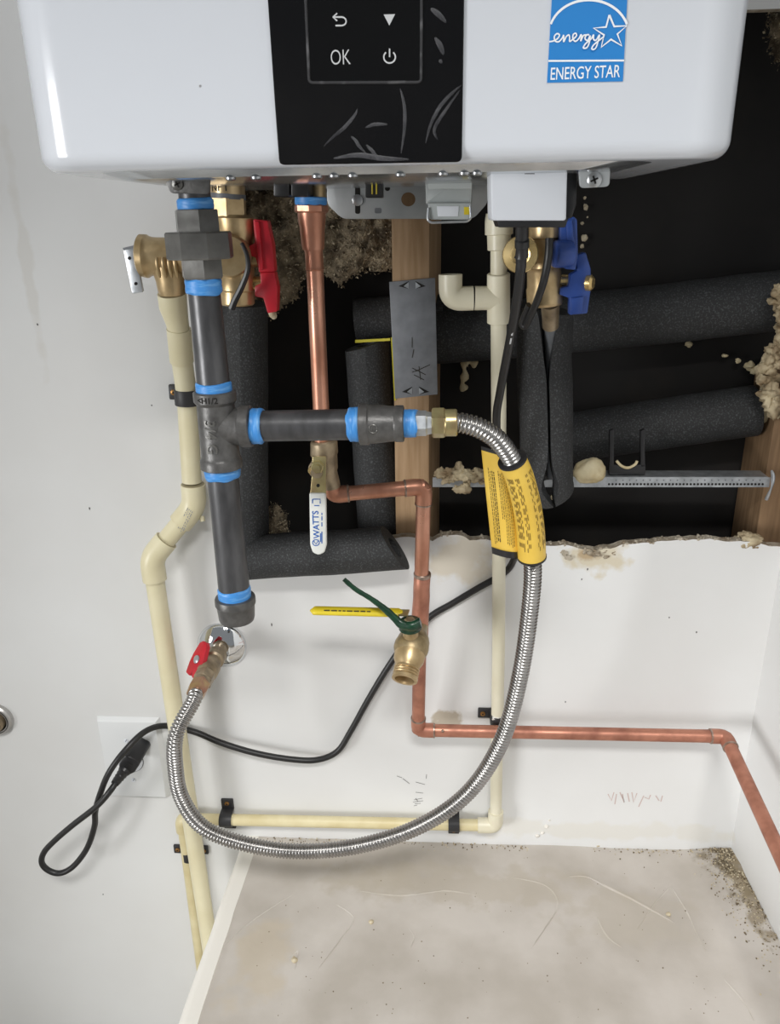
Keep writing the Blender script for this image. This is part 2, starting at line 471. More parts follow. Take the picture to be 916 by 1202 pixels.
# sheathing behind the studs
mb = MB(); mb.box((-0.2, 0.118, 1.25), 2.4, 0.012, 2.5)
obj('wall_sheathing', mb, 'paper_black', kind='structure')
mb = MB(); mb.box((0, -1.3, -0.01), 3.4, 2.9, 0.02)
obj('floor', mb, 'floor_concrete', kind='structure')
mb = MB(); mb.box((-0.2, -0.58, 2.07), 2.4, 1.20, 0.06)  # unseen slab added overhead to keep the lamp off upper wall and heater
obj('shade_slab', mb, 'wall_paint', kind='structure')
mb = MB(); mb.box((-1.13, -0.315, 1.25), 0.06, 0.63, 2.5)  # unseen partition added to block doorway light from the back wall's left end
obj('shade_wall_left', mb, 'wall_paint', kind='structure')
# raised platform
a0 = PZ(288, 1000, ZP); a1 = PZ(219, 1202, ZP); da = (a1 - a0).normalized()
a0 = a0 + da * (-a0.y / da.y)              # run back to the wall
aF = a0 + da * 0.72
bF = q0 + dr * 0.72
N = 90; MM = 46
mb = MB()
def platz(p):
    r = noise.noise(p * 9) * 0.0022 + noise.noise(p * 32) * 0.0009
    return r
o0 = 0
left_in = 0.010
for j in range(MM + 1):
    t = j / MM
    L = a0.lerp(aF, t) + Vector((left_in, 0, 0)); R = q0.lerp(bF, t)
    for i in range(N + 1):
        p = L.lerp(R, i / N); p.z = ZP + platz(p)
        # debris ramp in the right corner
        dd = ((p.x - XR) / 0.05) ** 2 + (p.y / 0.14) ** 2
        p.z += 0.008 * math.exp(-dd * 1.3) * (1 + 0.7 * noise.noise(p * 140))
        mb.v.append(p)
for j in range(MM):
    for i in range(N):
        a = j * (N + 1) + i; mb.f.append((a, a + 1, a + N + 2, a + N + 1))
# closed sides
def side(idx):
    n = len(mb.v)
    for i in idx:
        v = mb.v[i].copy(); v.z = 0.0; mb.v.append(v)
    for k in range(len(idx) - 1): mb.f.append((idx[k], idx[k + 1], n + k + 1, n + k))
side([MM * (N + 1) + i for i in range(N + 1)]); side([j * (N + 1) + N for j in range(MM + 1)])
plat = obj('floor_platform', mb, 'concrete', kind='structure', angle=60)
# painted edge of the platform (rounded bead) with its side
mb = MB(); r = 0.012; prof = []
n = Vector((-1, 0, 0))
side_pts = []
for k in range(9):
    a = math.pi / 2 * k / 8
    prof.append((-math.sin(a) * r + left_in * 0 , math.cos(a) * r - r))
prof = [(left_in + 0.002, 0.0009)] + [(x, z + 0.0011) for x, z in prof] + [(-r, -ZP), (left_in + 0.002, -ZP)]
for j in range(41):
    p = a0.lerp(aF, j / 40)
    w = noise.noise(p * 25) * 0.0012
    for x, z in prof: mb.v.append(Vector((p.x + x + (w if z > -0.1 else 0), p.y, ZP + z)))
k = len(prof)
for j in range(40):
    for i in range(k):
        mb.f.append((j * k + i, j * k + (i + 1) % k, (j + 1) * k + (i + 1) % k, (j + 1) * k + i))
mb.f.append(tuple(range(k))); mb.f.append(tuple(40 * k + i for i in range(k)))
obj('platform_edge', mb, 'bead_paint', plat, angle=50)
# plaster ridges left on the platform
def ridge(px, wid, hgt, seed=0):
    pts = smooth([PZ(x, y, ZP) for x, y in px], 8)
    mb = MB(); o = 0
    for i, p in enumerate(pts):
        t = (pts[min(i + 1, len(pts) - 1)] - pts[max(i - 1, 0)]).normalized(); sd = t.cross(Vector((0, 0, 1))).normalized()
        e2 = math.sin(math.pi * i / (len(pts) - 1)) ** 0.5
        w = wid * (0.6 + 0.5 * noise.noise(p * 80 + Vector((seed, 0, 0)))) * e2; h = hgt * (0.8 + 0.6 * noise.noise(p * 110)) * e2
        bz = ZP + platz(p) - 0.002
        for s_, hh in ((-1, 0), (-0.35, 1), (0.35, 0.8), (1, 0)):
            q = p + sd * w * s_; mb.v.append(Vector((q.x, q.y, bz + (0.002 + h) * hh)))
    for i in range(len(pts) - 1):
        for c in range(3): mb.f.append((i * 4 + c, i * 4 + c + 1, i * 4 + c + 5, i * 4 + c + 4))
    obj('plaster_ridge', mb, 'concrete', plat, angle=70)
ridge([(668, 1030), (690, 1030), (715, 1043), (745, 1058), (770, 1072), (792, 1084)], 0.003, 0.0018)
ridge([(788, 1040), (806, 1070), (820, 1100), (830, 1118)], 0.0028, 0.0014, 3)
ridge([(748, 1092), (770, 1060), (790, 1038)], 0.0022, 0.0009, 5)
ridge([(262, 1112), (290, 1086), (318, 1066), (350, 1046)], 0.0018, 0.0009, 7)
ridge([(420, 1046), (470, 1052), (520, 1046), (560, 1050)], 0.004, 0.0008, 9)
ridge([(340, 1125), (350, 1118), (346, 1140)], 0.003, 0.001, 11)
ridge([(600, 1030), (640, 1040), (655, 1062), (640, 1090), (622, 1116)], 0.004, 0.0009, 13)
ridge([(395, 1062), (415, 1078), (402, 1100), (372, 1140)], 0.0035, 0.0008, 15)
ridge([(700, 1075), (712, 1098), (730, 1112)], 0.004, 0.001, 17)
ridge([(850, 1150), (872, 1175), (886, 1200)], 0.003, 0.0009, 19)
ridge([(480, 1090), (486, 1100), (482, 1112)], 0.003, 0.0008, 21)

# stains and torn paper, each with a shape of its own
stains(MATS['wall_paint'], [
    (P(700, 655, 0), (0.050, 0.02, 0.030), rgb(206, 196, 172), 0.9, 38),
    (P(604, 648, 0), (0.014, 0.02, 0.014), rgb(176, 152, 118), 0.9, 60),
    (P(690, 650, 0), (0.018, 0.02, 0.012), rgb(178, 156, 124), 0.9, 60),
    (P(540, 655, 0), (0.060, 0.02, 0.050), rgb(208, 200, 184), 0.9, 30),
    (P(522, 845, 0), (0.030, 0.02, 0.022), rgb(168, 156, 134), 0.8, 60),
    (P(30, 300, 0), (0.010, 0.02, 0.15), rgb(206, 203, 197), 0.5, 22),
    (P(700, 975, 0), (0.34, 0.02, 0.020), rgb(216, 213, 203), 0.5, 30),
])
stains(MATS['concrete'], [
    (PZ(560, 1040, ZP), (0.25, 0.04, 0.1), rgb(176, 167, 152), 0.5, 34),
    (PZ(300, 1130, ZP), (0.05, 0.07, 0.1), rgb(190, 176, 152), 0.45, 26),
    (PZ(862, 1010, ZP), (0.055, 0.075, 0.1), rgb(120, 108, 84), 0.8, 45),
    (PZ(884, 1060, ZP), (0.025, 0.07, 0.1), rgb(136, 122, 96), 0.75, 55),
    (PZ(740, 1080, ZP), (0.10, 0.05, 0.1), rgb(178, 170, 157), 0.5, 30),
    (PZ(440, 1035, ZP), (0.08, 0.03, 0.1), rgb(174, 165, 150), 0.5, 40),
])
# pencil and scuff marks on the wall
def marks(name, strokes, mat, w):
    mb = MB()
    for st in strokes: mb.strip([P(x, y, 0.0004) for x, y in st], w, FRONT)
    obj(name, mb, mat, wall)
marks('scuff_mark', [[(466, 911), (472, 913)], [(473, 914), (481, 920)], [(488, 918), (499, 921)], [(501, 909), (500.5, 914)], [(488, 930), (497, 931)], [(486, 939), (496, 937)], [(485, 941.5), (497, 940)],
                     [(487, 943.5), (494, 943)], [(486, 946), (490, 945)], [(488, 937), (491, 941)]], 'pencil', 0.0007)
marks('pencil_writing', [[(714, 932), (718, 940), (721, 930)], [(724, 932), (722, 944)], [(728, 930), (733, 942), (731, 932)], [(737, 931), (739, 941)], [(742, 930), (744, 942), (748, 931)],
                         [(756, 934), (750, 947)], [(757, 936), (762, 938), (764, 933)], [(770, 934), (774, 940)], [(778, 934), (776, 941)]], 'pencil_red', 0.0014)
for px, py, ln in ((319, 733, 7), (683, 680, 3), (818, 742, 3), (786, 725, 3), (896, 850, 3), (44, 381, 3), (105, 597, 5), (178, 476, 3), (690, 668, 4), (640, 970, 3), (121, 1050, 3), (232, 1080, 3), (664, 824, 3)):
    mb = MB(); mb.ball(P(px, py, 0.0003), 0.0008, 0.0006, 0.0004 * ln, seg=8, ringn=6, lump=0.4, sc=400); obj('chip', mb, 'pencil', wall)

# ================================================================== inside the opening
def stud(name, x0, x1, d0, d1, z0, z1, mat, label, skew=0.0, twist=0.0):
    mb = MB(); c = []
    for z in (z0, z1):
        k = skew * (z - z0)
        c += [Vector((x0 + k, -d0, z)), Vector((x1 + k, -d0, z)), Vector((x1 + k + twist, -d1, z)), Vector((x0 + k + twist, -d1, z))]
    mb.hull8(c)
    return obj(name, mb, mat, bevel=0.0012, label=label, cat='stud')
sx0 = P(463, 500, -0.013).x; sx1 = P(504, 500, -0.013).x
stud('wall_stud', sx0, sx1, -0.0135, -0.105, 0.1, 2.3, 'wood', twist=0.0125, label= 'tan wooden wall stud in the middle of the opening behind the grey nail plate')
stud('corner_stud', P(886, 640, -0.03).x, XR + 0.035, -0.030, -0.105, 0.1, P(890, 440, -.05).z, 'wood_dark', label= 'brown wooden corner stud at the right end of the opening, foam stuck to it')
stud('edge_stud', P(240, 300, -0.013).x, P(268, 300, -0.013).x, -0.0135, -0.105, 0.1, 2.3, 'wood_dark', label='wooden stud at the left edge of the opening behind the gas pipe')
# right-wall stud, orange wood
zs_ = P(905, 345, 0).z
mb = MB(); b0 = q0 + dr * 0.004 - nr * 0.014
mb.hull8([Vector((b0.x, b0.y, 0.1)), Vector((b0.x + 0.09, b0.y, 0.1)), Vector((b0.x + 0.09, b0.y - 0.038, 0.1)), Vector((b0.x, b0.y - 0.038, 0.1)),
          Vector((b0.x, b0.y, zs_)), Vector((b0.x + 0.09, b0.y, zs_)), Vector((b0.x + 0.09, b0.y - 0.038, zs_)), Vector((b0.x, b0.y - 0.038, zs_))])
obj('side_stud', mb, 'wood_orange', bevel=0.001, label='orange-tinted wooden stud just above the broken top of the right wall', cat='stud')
# nail plates
def nail_plate(px, d, label, prongs):
    t = thing('nail_plate', label, 'metal plate', P(px[3][0], px[3][1], d))
    mb = MB(); mb.prism([P(x, y, d) for x, y in px], (0, 0.0016, 0)); obj('plate', mb, 'plate_grey', t, bevel=0.0004)
    for (cx, cy) in prongs:
        for s_ in (-1, 1):
            mb = MB(); mb.prism([P(cx + s_ * 4, cy - 5, d + .0004), P(cx + s_ * 4, cy + 4, d + .0004), P(cx + s_ * 16, cy + 1, d + .0004), P(cx + s_ * 12, cy - 1, d + .0004)], (0, 0.0003, 0))
            obj('prong_slot', mb, 'dark_hole', t)
            mb = MB(); mb.prism([P(cx + s_ * 4, cy - 4, d + .0005), P(cx + s_ * 4, cy + 4, d + .0005), P(cx + s_ * 10, cy + 1, d + .0012)], (0, 0.0004, 0))
            obj('bent_prong', mb, 'galv', t)
    return t
np1 = nail_plate([(457, 331), (511, 326), (514, 463), (464, 468)], -0.011, 'flat grey steel nail plate fixed on the middle stud', [(484, 335), (488, 459)])
mb = MB()
for x0, y0, x1, y1 in ((488, 436, 505, 428), (484, 432, 500, 440), (486, 440, 498, 446), (492, 430, 494, 446), (484, 437, 492, 434), (484, 396, 484, 408), (486, 410, 484, 420)):
    mb.strip([P(x0, y0, -.0106), P(x1, y1, -.0106)], 0.0008, FRONT)
obj('scratch_mark', mb, 'print_black', np1)
t = thing('nail_plate', 'dark grey nail plate cut off by the right edge of the picture', 'metal plate', q0 + Vector((0, 0, .1)))
xs = q0 - nr * 0.014
mb = MB(); zt = P(912, 474, 0).z; zb = P(908, 562, 0).z
mb.hull8([Vector((xs.x - 0.0015, xs.y - 0.001, zb)), Vector((xs.x - 0.0002, xs.y - 0.001, zb)), Vector((xs.x - 0.0002, xs.y - 0.042, zb)), Vector((xs.x - 0.0015, xs.y - 0.042, zb)),
          Vector((xs.x - 0.0015, xs.y - 0.001, zt)), Vector((xs.x - 0.0002, xs.y - 0.001, zt)), Vector((xs.x - 0.0002, xs.y - 0.042, zt)), Vector((xs.x - 0.0015, xs.y - 0.042, zt))])
obj('plate', mb, 'plate_grey', t)
mb = MB(); mb.tube(smooth([P(906, 552, -.004), P(908, 560, .0), P(906, 572, .004), P(900, 586, -.002)], 5), [0.001 + 0.0012 * abs(math.sin(k * .3)) for k in range(16)], 8)
obj('bent_edge', mb, 'galv', t)

# mineral wool
def wool_lump(name, boundary, d0, amp, label, seed, nf):
    # filled outline, puffed up and roughened
    pts = [P(x, y, d0) for x, y in boundary]
    xs = [p.x for p in pts]; zs = [p.z for p in pts]
    def inside(x, z):
        c = False; j = len(pts) - 1
        for i in range(len(pts)):
            a, b = pts[i], pts[j]
            if (a.z > z) != (b.z > z) and x < (b.x - a.x) * (z - a.z) / (b.z - a.z) + a.x: c = not c
            j = i
        return c
    def edge(x, z):
        best = 9
        for i in range(len(pts)):
            a, b = pts[i], pts[(i + 1) % len(pts)]; ab = Vector((b.x - a.x, b.z - a.z)); ap = Vector((x - a.x, z - a.z))
            tt = max(0, min(1, ap.dot(ab) / max(1e-9, ab.length_squared))); best = min(best, (ap - ab * tt).length)
        return best
    st = 0.0032; nx = int((max(xs) - min(xs)) / st) + 1; nz = int((max(zs) - min(zs)) / st) + 1
    mb = MB(); idx = {}
    def dep(x, z):
        e_ = min(1, edge(x, z) / 0.02) ** 0.5
        v = Vector((x, z, seed))
        return d0 + e_ * (0.016 + amp * noise.noise(v * 28) + amp * 0.6 * noise.noise(v * 70) + amp * 0.35 * noise.noise(v * 170))
    for i in range(nx):
        for j in range(nz):
            x = min(xs) + i * st; z = min(zs) + j * st
            x2 = x + 0.0016 * noise.noise(Vector((x, z, 3)) * 300); z2 = z + 0.0016 * noise.noise(Vector((x, z, 7)) * 300)
            if inside(x2, z2): idx[i, j] = len(mb.v); mb.v.append(Vector((x2, -dep(x2, z2), z2)))
    for (i, j) in list(idx):
        q = [(i, j), (i + 1, j), (i + 1, j + 1), (i, j + 1)]
        if all(k in idx for k in q): mb.f.append(tuple(idx[k] for k in q))
    t = thing(name, label, 'insulation', Vector((sum(xs) / len(xs), -d0, min(zs))))
    obj('wool_mass', mb, 'wool', t, angle=180)
    rnd = random.Random(seed)
    for nm, mt, cnt in (('loose_flakes', 'wool_light', int(nf * .45)), ('loose_flakes', 'wool', int(nf * .55))):
        fb = MB(); keys = list(idx.values())
        for _ in range(cnt):
            p = mb.v[rnd.choice(keys)]; L = rnd.uniform(.0015, .0055); w = rnd.uniform(.0006, .0016)
            dirv = Vector((rnd.gauss(0, 1), rnd.gauss(0, .7), rnd.gauss(0, 1))).normalized()
            sdv = dirv.cross(Vector((rnd.gauss(0, 1), rnd.gauss(0, 1), rnd.gauss(0, 1)))).normalized()
            c = p + Vector((rnd.gauss(0, .002), -rnd.uniform(-.001, .0035), rnd.gauss(0, .002)))
            a = len(fb.v); fb.v += [c - dirv * L / 2, c + sdv * w, c + dirv * L / 2, c - sdv * w * .6 - FRONT * w]
            fb.f += [(a, a + 1, a + 2), (a, a + 2, a + 3)]
        obj(nm, fb, mt, t, angle=10, kind='stuff')
wool_lump('mineral_wool', [(276, 150), (470, 150), (468, 312), (450, 322), (432, 318), (415, 326), (398, 336), (380, 322), (358, 330), (352, 352), (332, 362), (326, 372), (312, 374), (300, 362), (276, 366)],
          -0.066, 0.016, 'fluffy brown mineral wool hanging behind the copper riser', 5, 5200)
wool_lump('mineral_wool', [(314, 594), (326, 588), (336, 600), (340, 622), (352, 632), (352, 645), (314, 645)], -0.075, 0.010, 'small brown wool tuft low in the opening above the lying foam tube', 9, 700)
wool_lump('mineral_wool', [(900, 10), (930, 6), (934, 60), (922, 90), (906, 74), (898, 40)], -0.066, 0.014, 'brown wool tuft in the top right corner of the picture', 15, 500)

# foam pipe insulation -------------------------------------------------
def foam(pts, r, label, mat='foam', slit=None, seg=26, end_cut=None, inner=0.45):
    """hollow sleeve following pts; end_cut = (start skew vector, end skew vector)"""
    pts = smooth(pts, 7); n = len(pts); mb = MB()
    T = [(pts[min(i + 1, n - 1)] - pts[max(i - 1, 0)]).normalized() for i in range(n)]
    for lay, rr in ((0, r), (1, r * inner)):
        for i in range(n):
            ax = T[i]; u = FRONT - FRONT.dot(ax) * ax; u.normalize(); w = ax.cross(u)
            f = i / (n - 1)
            g = slit(f) if slit else 0.0
            for k in range(seg + 1):
                a = g + (2 * math.pi - 2 * g) * k / seg
                q = rr * (1 + (0.025 * noise.noise((pts[i] + u * math.cos(a) * r + w * math.sin(a) * r) * 40)))
                p = pts[i] + (u * math.cos(a) + w * math.sin(a)) * q
                if end_cut:
                    s0 = end_cut[0]; s1 = end_cut[1]
                    off = (u * math.cos(a) + w * math.sin(a)) * rr
                    if s0 is not None: p += ax * (off.dot(s0)) * max(0, 1 - f * 3)
                    if s1 is not None: p += ax * (off.dot(s1)) * max(0, 1 - (1 - f) * 3)
                mb.v.append(p)
    K = seg + 1
    for lay in (0, 1):
        o = lay * n * K
        for i in range(n - 1):
            for k in range(seg): mb.f.append((o + i * K + k, o + i * K + k + 1, o + (i + 1) * K + k + 1, o + (i + 1) * K + k))
    o2 = n * K
    for i in (0, n - 1):
        for k in range(seg): mb.f.append((i * K + k, i * K + k + 1, o2 + i * K + k + 1, o2 + i * K + k))
    if slit:
        for k in (0, seg):
            for i in range(n - 1): mb.f.append((i * K + k, (i + 1) * K + k, o2 + (i + 1) * K + k, o2 + i * K + k))
    return mb, label, mat
def foam_obj(*a, **k):
    mb, label, mat = foam(*a, **k)
    return obj('foam_sleeve', mb, mat, angle=50, label=label, cat='pipe insulation', group='foam pipe insulation')
Zv = Vector((0, 0, 1)); Xv = Vector((1, 0, 0))
foam_obj([P(287, 356, .012), P(289, 450, .006), P(290, 540, .004), P(292, 640, .010)], 0.0245, 'long upright black foam sleeve hanging below the red-handled valve', end_cut=(None, Vector((0.5, 0, 0))))
foam_obj([P(290, 655, .020), P(340, 651, .026), P(400, 648, .028), P(464, 643, .026)], 0.0262, 'black foam sleeve lying level across the lower edge of the opening, cut end at right', end_cut=(None, Vector((0, 0, -0.55))))
foam_obj([P(431, 404, -.047), P(436, 480, -.047), P(441, 560, -.047), P(446, 640, -.047)], 0.0258, 'upright black foam sleeve with yellow tape edge left of the middle stud', end_cut=(Vector((-.25, 0, 0)), None))
foam_obj([P(418, 377, -.082), P(470, 373, -.082), P(520, 372, -.082)], 0.0258, 'short level foam sleeve passing behind the nail plate', 'foam')
foam_obj([P(500, 394, -.075), P(600, 386, -.075), P(720, 375, -.075), P(820, 364, -.075), P(940, 350, -.075)], 0.0335, 'upper of the two long level foam sleeves right of the cold valve', 'foam')
foam_obj([P(640, 519, -.065), P(720, 506, -.065), P(800, 494, -.065), P(886, 482, -.065)], 0.0300, 'lower long foam sleeve above the perforated metal strip', 'foam')
def sl(f):
    return 0.34 * max(0, 1 - f * 3.2) + 0.05 + 0.28 * math.exp(-((f - 0.74) / 0.09) ** 2)
foam_obj([P(640, 362, .045), P(639, 420, .042), P(641, 500, .042), P(642, 560, .036), P(644, 574, .030)], 0.0282, 'slit upright foam sleeve hanging below the blue-handled valve', slit=sl, inner=0.5, end_cut=(Vector((.2, 0, 0)), None))
# yellow tape along the centre sleeve
mb = MB(); mb.strip([P(459, 396, -.012), P(461, 430, -.012), P(464, 470, -.012)], 0.004, FRONT); mb.strip([P(418, 401, -.04), P(436, 399, -.025), P(459, 402, -.018)], 0.004, FRONT)
ft = thing('yellow_tape', 'thin strip of yellow tape on the edge of the centre foam sleeve', 'tape', P(459, 440, -.012))
mbx = MB(); mbx.prism([P(459, 396, -.0125), P(461.5, 396, -.0125), P(465, 470, -.0125), P(463, 470, -.0125)], (0, .0006, 0)); obj('tape_edge', mbx, 'foam_tape', ft)
mbx = MB(); mbx.prism([P(417, 399, -.052), P(458, 397, -.022), P(458, 400, -.022), P(417, 402.5, -.052)], (0, .0006, 0)); obj('tape_edge', mbx, 'foam_tape', ft)
mb = MB(); mb.ball(P(898, 477, -.058), .012, .014, .018, lump=.3, sc=60); obj('foam_chunk', mb, 'spray_foam', label='yellow foam chunk plugging the end of the lower long sleeve', cat='spray foam')

# perforated strip ------------------------------------------------------
st_l = P(508, 566, -.004); st_r = P(904, 566, -.004)
t = thing('metal_strip', 'perforated galvanised strip running level across the opening', 'metal strip', st_l)
hgt = 12 * S(700, 566, -.004); dirx = (st_r - st_l).normalized()
mb = MB(); mb.box((st_l + st_r) / 2, (st_r - st_l).length, 0.0008, hgt, ux=dirx); obj('face', mb, 'galv', t)
mb = MB(); mb.box((st_l + st_r) / 2 + Vector((0, .012, hgt / 2)), (st_r - st_l).length * .985, 0.024, 0.0008, ux=dirx); obj('flange', mb, 'galv', t)
nh = 44
for k in range(nh):
    f = 0.53 + 0.46 * k / nh
    c = st_l.lerp(st_r, f) + Vector((0, -.0006, -.0022))
    mb = MB(); mb.lathe(c, (0, -1, 0), [(0, .0013), (.0003, .0013)], seg=10); obj('punched_hole', mb, 'dark_hole', t)
for k in range(nh // 2):
    c = st_l.lerp(st_r, 0.55 + 0.44 * k / (nh // 2)) + Vector((0, -.0006, .0026))
    mb = MB(); mb.lathe(c, (0, -1, 0), [(0, .0009), (.0003, .0009)], seg=8); obj('punched_hole', mb, 'plate_grey', t)
# black cradle with prongs
t = thing('pipe_cradle', 'black plastic U-shaped pipe cradle standing on the perforated strip', 'bracket', P(736, 556, -.008))
for x in (718.5, 755):
    mb = MB(); mb.prism([P(x - 2.5, 506, -.008), P(x + 2.2, 504, -.008), P(x + 2.6, 548, -.008), P(x - 2.6, 548, -.008)], (0, .006, 0)); obj('prong', mb, 'black_plastic', t, bevel=.0005)
mb = MB(); mb.prism([P(715.5, 545, -.008), P(726, 546, -.008), P(732, 550, -.008), P(742, 550, -.008), P(748, 546, -.008), P(758, 545, -.008), P(758, 557, -.008), P(715.5, 557, -.008)], (0, .006, 0)); obj('base', mb, 'black_plastic', t, bevel=.0005)
mb = MB(); mb.tube(smooth([P(724, 541, -.007), P(730, 547, -.007), P(738, 549, -.007), P(746, 545, -.007), P(748, 541, -.007)], 5), .0016, 8); obj('lip', mb, 'spray_foam', t)
# spray foam
def blob(px, d, rx, ry, rz, label, mat='spray_foam', lump=.35, sc=55, seed=0, name='spray_foam_blob'):
    mb = MB(); mb.ball(P(px[0], px[1], d), rx, ry, rz, 34, 22, lump, sc, seed)
    return obj(name, mb, mat, label=label, cat='spray foam')
blob((692, 553), -.01, .020, .014, .015, 'pale dome of set spray foam beside the black pipe cradle', lump=.2)
mb = MB()
for k, (x, y, r_) in enumerate(((520, 556, .007), (530, 559, .009), (541, 556, .011), (552, 560, .009), (562, 558, .010), (573, 562, .008), (541, 574, .007), (546, 570, .006))):
    mb.ball(P(x, y, -.004), r_, r_ * .8, r_ * .8, 30, 20, .95, 120, k)
obj('spray_foam_bead', mb, 'spray_foam_brown', angle=90, label='rough tan spray foam on the strip right of the middle stud', cat='spray foam')
mb = MB(); mb.tube(smooth([P(560, 428, -.1), P(552, 425, -.1), P(545, 428, -.1), P(546, 440, -.1), P(543, 450, -.1), P(546, 458, -.1)], 4), [.004 + .0018 * math.sin(k * 1.1) for k in range(21)], 10)
obj('spray_foam_drip', mb, 'spray_foam', label='hook-shaped drip of pale foam on the dark panel right of the stud', cat='spray foam')
mb = MB()
rn = random.Random(4)
for k in range(30):
    y = 338 + k * 5.0; x = 911 + rn.uniform(-6, 8) - (10 if 420 < y < 470 else 0) + (y < 400) * 6
    r_ = rn.uniform(.004, .0095); mb.ball(P(x, y, -.026 + rn.uniform(-.006, .012)), r_, r_, r_ * 1.1, 28, 18, .9, 110, k)
obj('spray_foam_bead', mb, 'spray_foam_brown', angle=90, label='lumpy cream and brown spray foam up the corner stud at right', cat='spray foam')
for x, y, r_, lb in ((880, 430, .006, 'small white foam crumb left of the lumpy foam at right'), (866, 424, .0035, 'tiny white foam crumb on the dark panel near the corner stud'),
                     (809, 404, .004, 'small pale foam splash on the dark panel below the upper long sleeve'), (852, 418, .003, 'white foam speck farthest left in the cluster by the corner stud'),
                     (888, 436, .006, 'cream foam crumb touching the lumpy foam at right')):
    mb = MB(); mb.ball(P(x, y, -.1), r_, r_ * .7, r_ * .8, 12, 8, .8, 200, r_ * 999); obj('foam_crumb', mb, 'spray_foam', label=lb, cat='spray foam', group='foam crumbs on the dark panel')
blob((649, 584), -.1, .003, .003, .004, 'single foam speck on the dark panel right of the yellow sleeve')
# crumbled rim pieces
rimpts = [p for p in hp if P(505, 640, 0).x < p.x < XR - .005 and p.z < zcut + .03]
mb = MB(); rn = random.Random(11)
for k in range(260):
    p = rn.choice(rimpts).copy(); p.z += rn.uniform(-.001, .0006); p.y = rn.uniform(0.0, .012); p.x += rn.uniform(-.003, .003)
    r_ = rn.uniform(.0007, .0022); mb.ball(p, r_, r_, r_ * .8, 6, 4, .8, 300, k)
obj('gypsum_crumbs', mb, 'gypsum', wall, angle=20, kind='stuff')
mb = MB(); rn = random.Random(17)
for k in range(40):
    p = P(702 + rn.gauss(0, 12), 647 + abs(rn.gauss(0, 3)), 0.0); p.y = rn.uniform(-.001, .010); r_ = rn.uniform(.0015, .0045)
    mb.ball(p, r_ * 1.2, r_ * .7, r_ * .7, 10, 7, .9, 300, k)
obj('broken_gypsum', mb, 'gypsum', wall, angle=20, kind='stuff')
blob((880, 635), -.01, .016, .012, .008, 'brown crumbling filler heap at the foot of the corner stud', 'spray_foam_brown', .6, 90, 3, 'filler_heap')
# dirt swept into the corner of the platform
for nm, mt, cnt, seed in (('corner_dirt', 'dirt', 700, 1), ('corner_dirt', 'dirt_pale', 700, 2)):
    mb = MB(); rn = random.Random(seed)
    for k in range(cnt):
        if rn.random() < .75:
            p = q0 + dr * abs(rn.gauss(0, .075)) + nr * abs(rn.gauss(0, .018))
        else:
            p = Vector((rn.uniform(a0.x + .02, XR - .01), -abs(rn.gauss(0, .006)) - .001, 0))
        dd = ((p.x - XR) / 0.05) ** 2 + (p.y / 0.14) ** 2
        p.z = ZP + platz(p) + 0.008 * math.exp(-dd * 1.3) + .0003
        r_ = rn.uniform(.0004, .0014); mb.ball(p, r_, r_, r_ * .7, 5, 3, .6, 500, k)
    obj(nm, mb, mt, plat, angle=20, kind='stuff')
rn = random.Random(5); mb = MB()
for k in range(110):
    p = PZ(rn.uniform(300, 850), rn.uniform(1005, 1195), ZP); r_ = rn.uniform(.0003, .0009); p.z = ZP + platz(p) + r_ * .3
    mb.ball(p, r_, r_, r_ * .6, 6, 4, .6, 500, k)
obj('grit', mb, 'dirt', plat, angle=20, kind='stuff')
for x, y, r_, lb in ((702, 992, .0045, 'small white plaster crumb at the foot of the back wall'), (785, 1074, .003, 'white crumb on the plaster ridge of the platform'),
                     (346, 1128, .004, 'pale plaster lump at the left of the platform'), (436, 1083, .003, 'lone pale grit lump in the middle of the platform')):
    mb = MB(); p = PZ(x, y, ZP); p.z = ZP + r_ * .4; mb.ball(p, r_, r_, r_ * .7, 10, 7, .5, 300); obj('plaster_crumb', mb, 'dirt_pale', label=lb, cat='crumb', group='plaster crumbs on the platform')
for x, y, r_ in ((642, 970, .003), (637, 978, .0025), (631, 981, .003), (645, 963, .0015)):
    mb = MB(); mb.ball(P(x, y, .0005), r_, r_ * .6, r_, 9, 6, .5, 400); obj('plaster_blob', mb, 'bead_paint', wall)

# ================================================================== water heater
DF = 0.315
zb = P(458, 193, DF).z
hx0 = P(50, 195, DF).x - .0125; hx1 = P(864, 180, DF).x + .0055
def rr(x0, x1, d0, d1, rf, rb, ins, n=8):
    x0 += ins; x1 -= ins; d1 -= ins; d0 += ins * .3; rf = max(.001, rf - ins); pts = []
    for cx, cdp, r_, a0_ in ((x0 + rf, d1 - rf, rf, 90), (x1 - rf, d1 - rf, rf, 0), (x1 - rb, d0 + rb, rb, -90), (x0 + rb, d0 + rb, rb, 180)):
        rng = range(n + 1)
        for k in rng:
            a = math.radians(a0_ + (90 * (1 - k / n)))
            pts.append((cx + math.cos(a) * r_, cdp + math.sin(a) * r_))
    return pts
heater = thing('water_heater', 'large white wall-hung tankless water heater with black glass front panel', 'water heater', Vector(((hx0 + hx1) / 2, -.16, zb)))
HT = zb + 0.70; RB = 0.011
mb = MB(); lv = []
for k in range(7):
    a = math.pi / 2 * k / 6; lv.append((zb + RB * (1 - math.sin(a)), RB * (1 - math.cos(a)) if False else RB * (1 - math.sin(math.pi / 2 - a + 0) * 0 - math.cos(math.pi / 2 - a))))
lv = [(zb + RB * (1 - math.cos(a)), RB * (1 - math.sin(a))) for a in [math.pi / 2 * k / 7 for k in range(8)]]
lv += [(HT - RB * (1 - math.cos(a)), RB * (1 - math.sin(a))) for a in [math.pi / 2 * k / 7 for k in reversed(range(8))]]
K = None
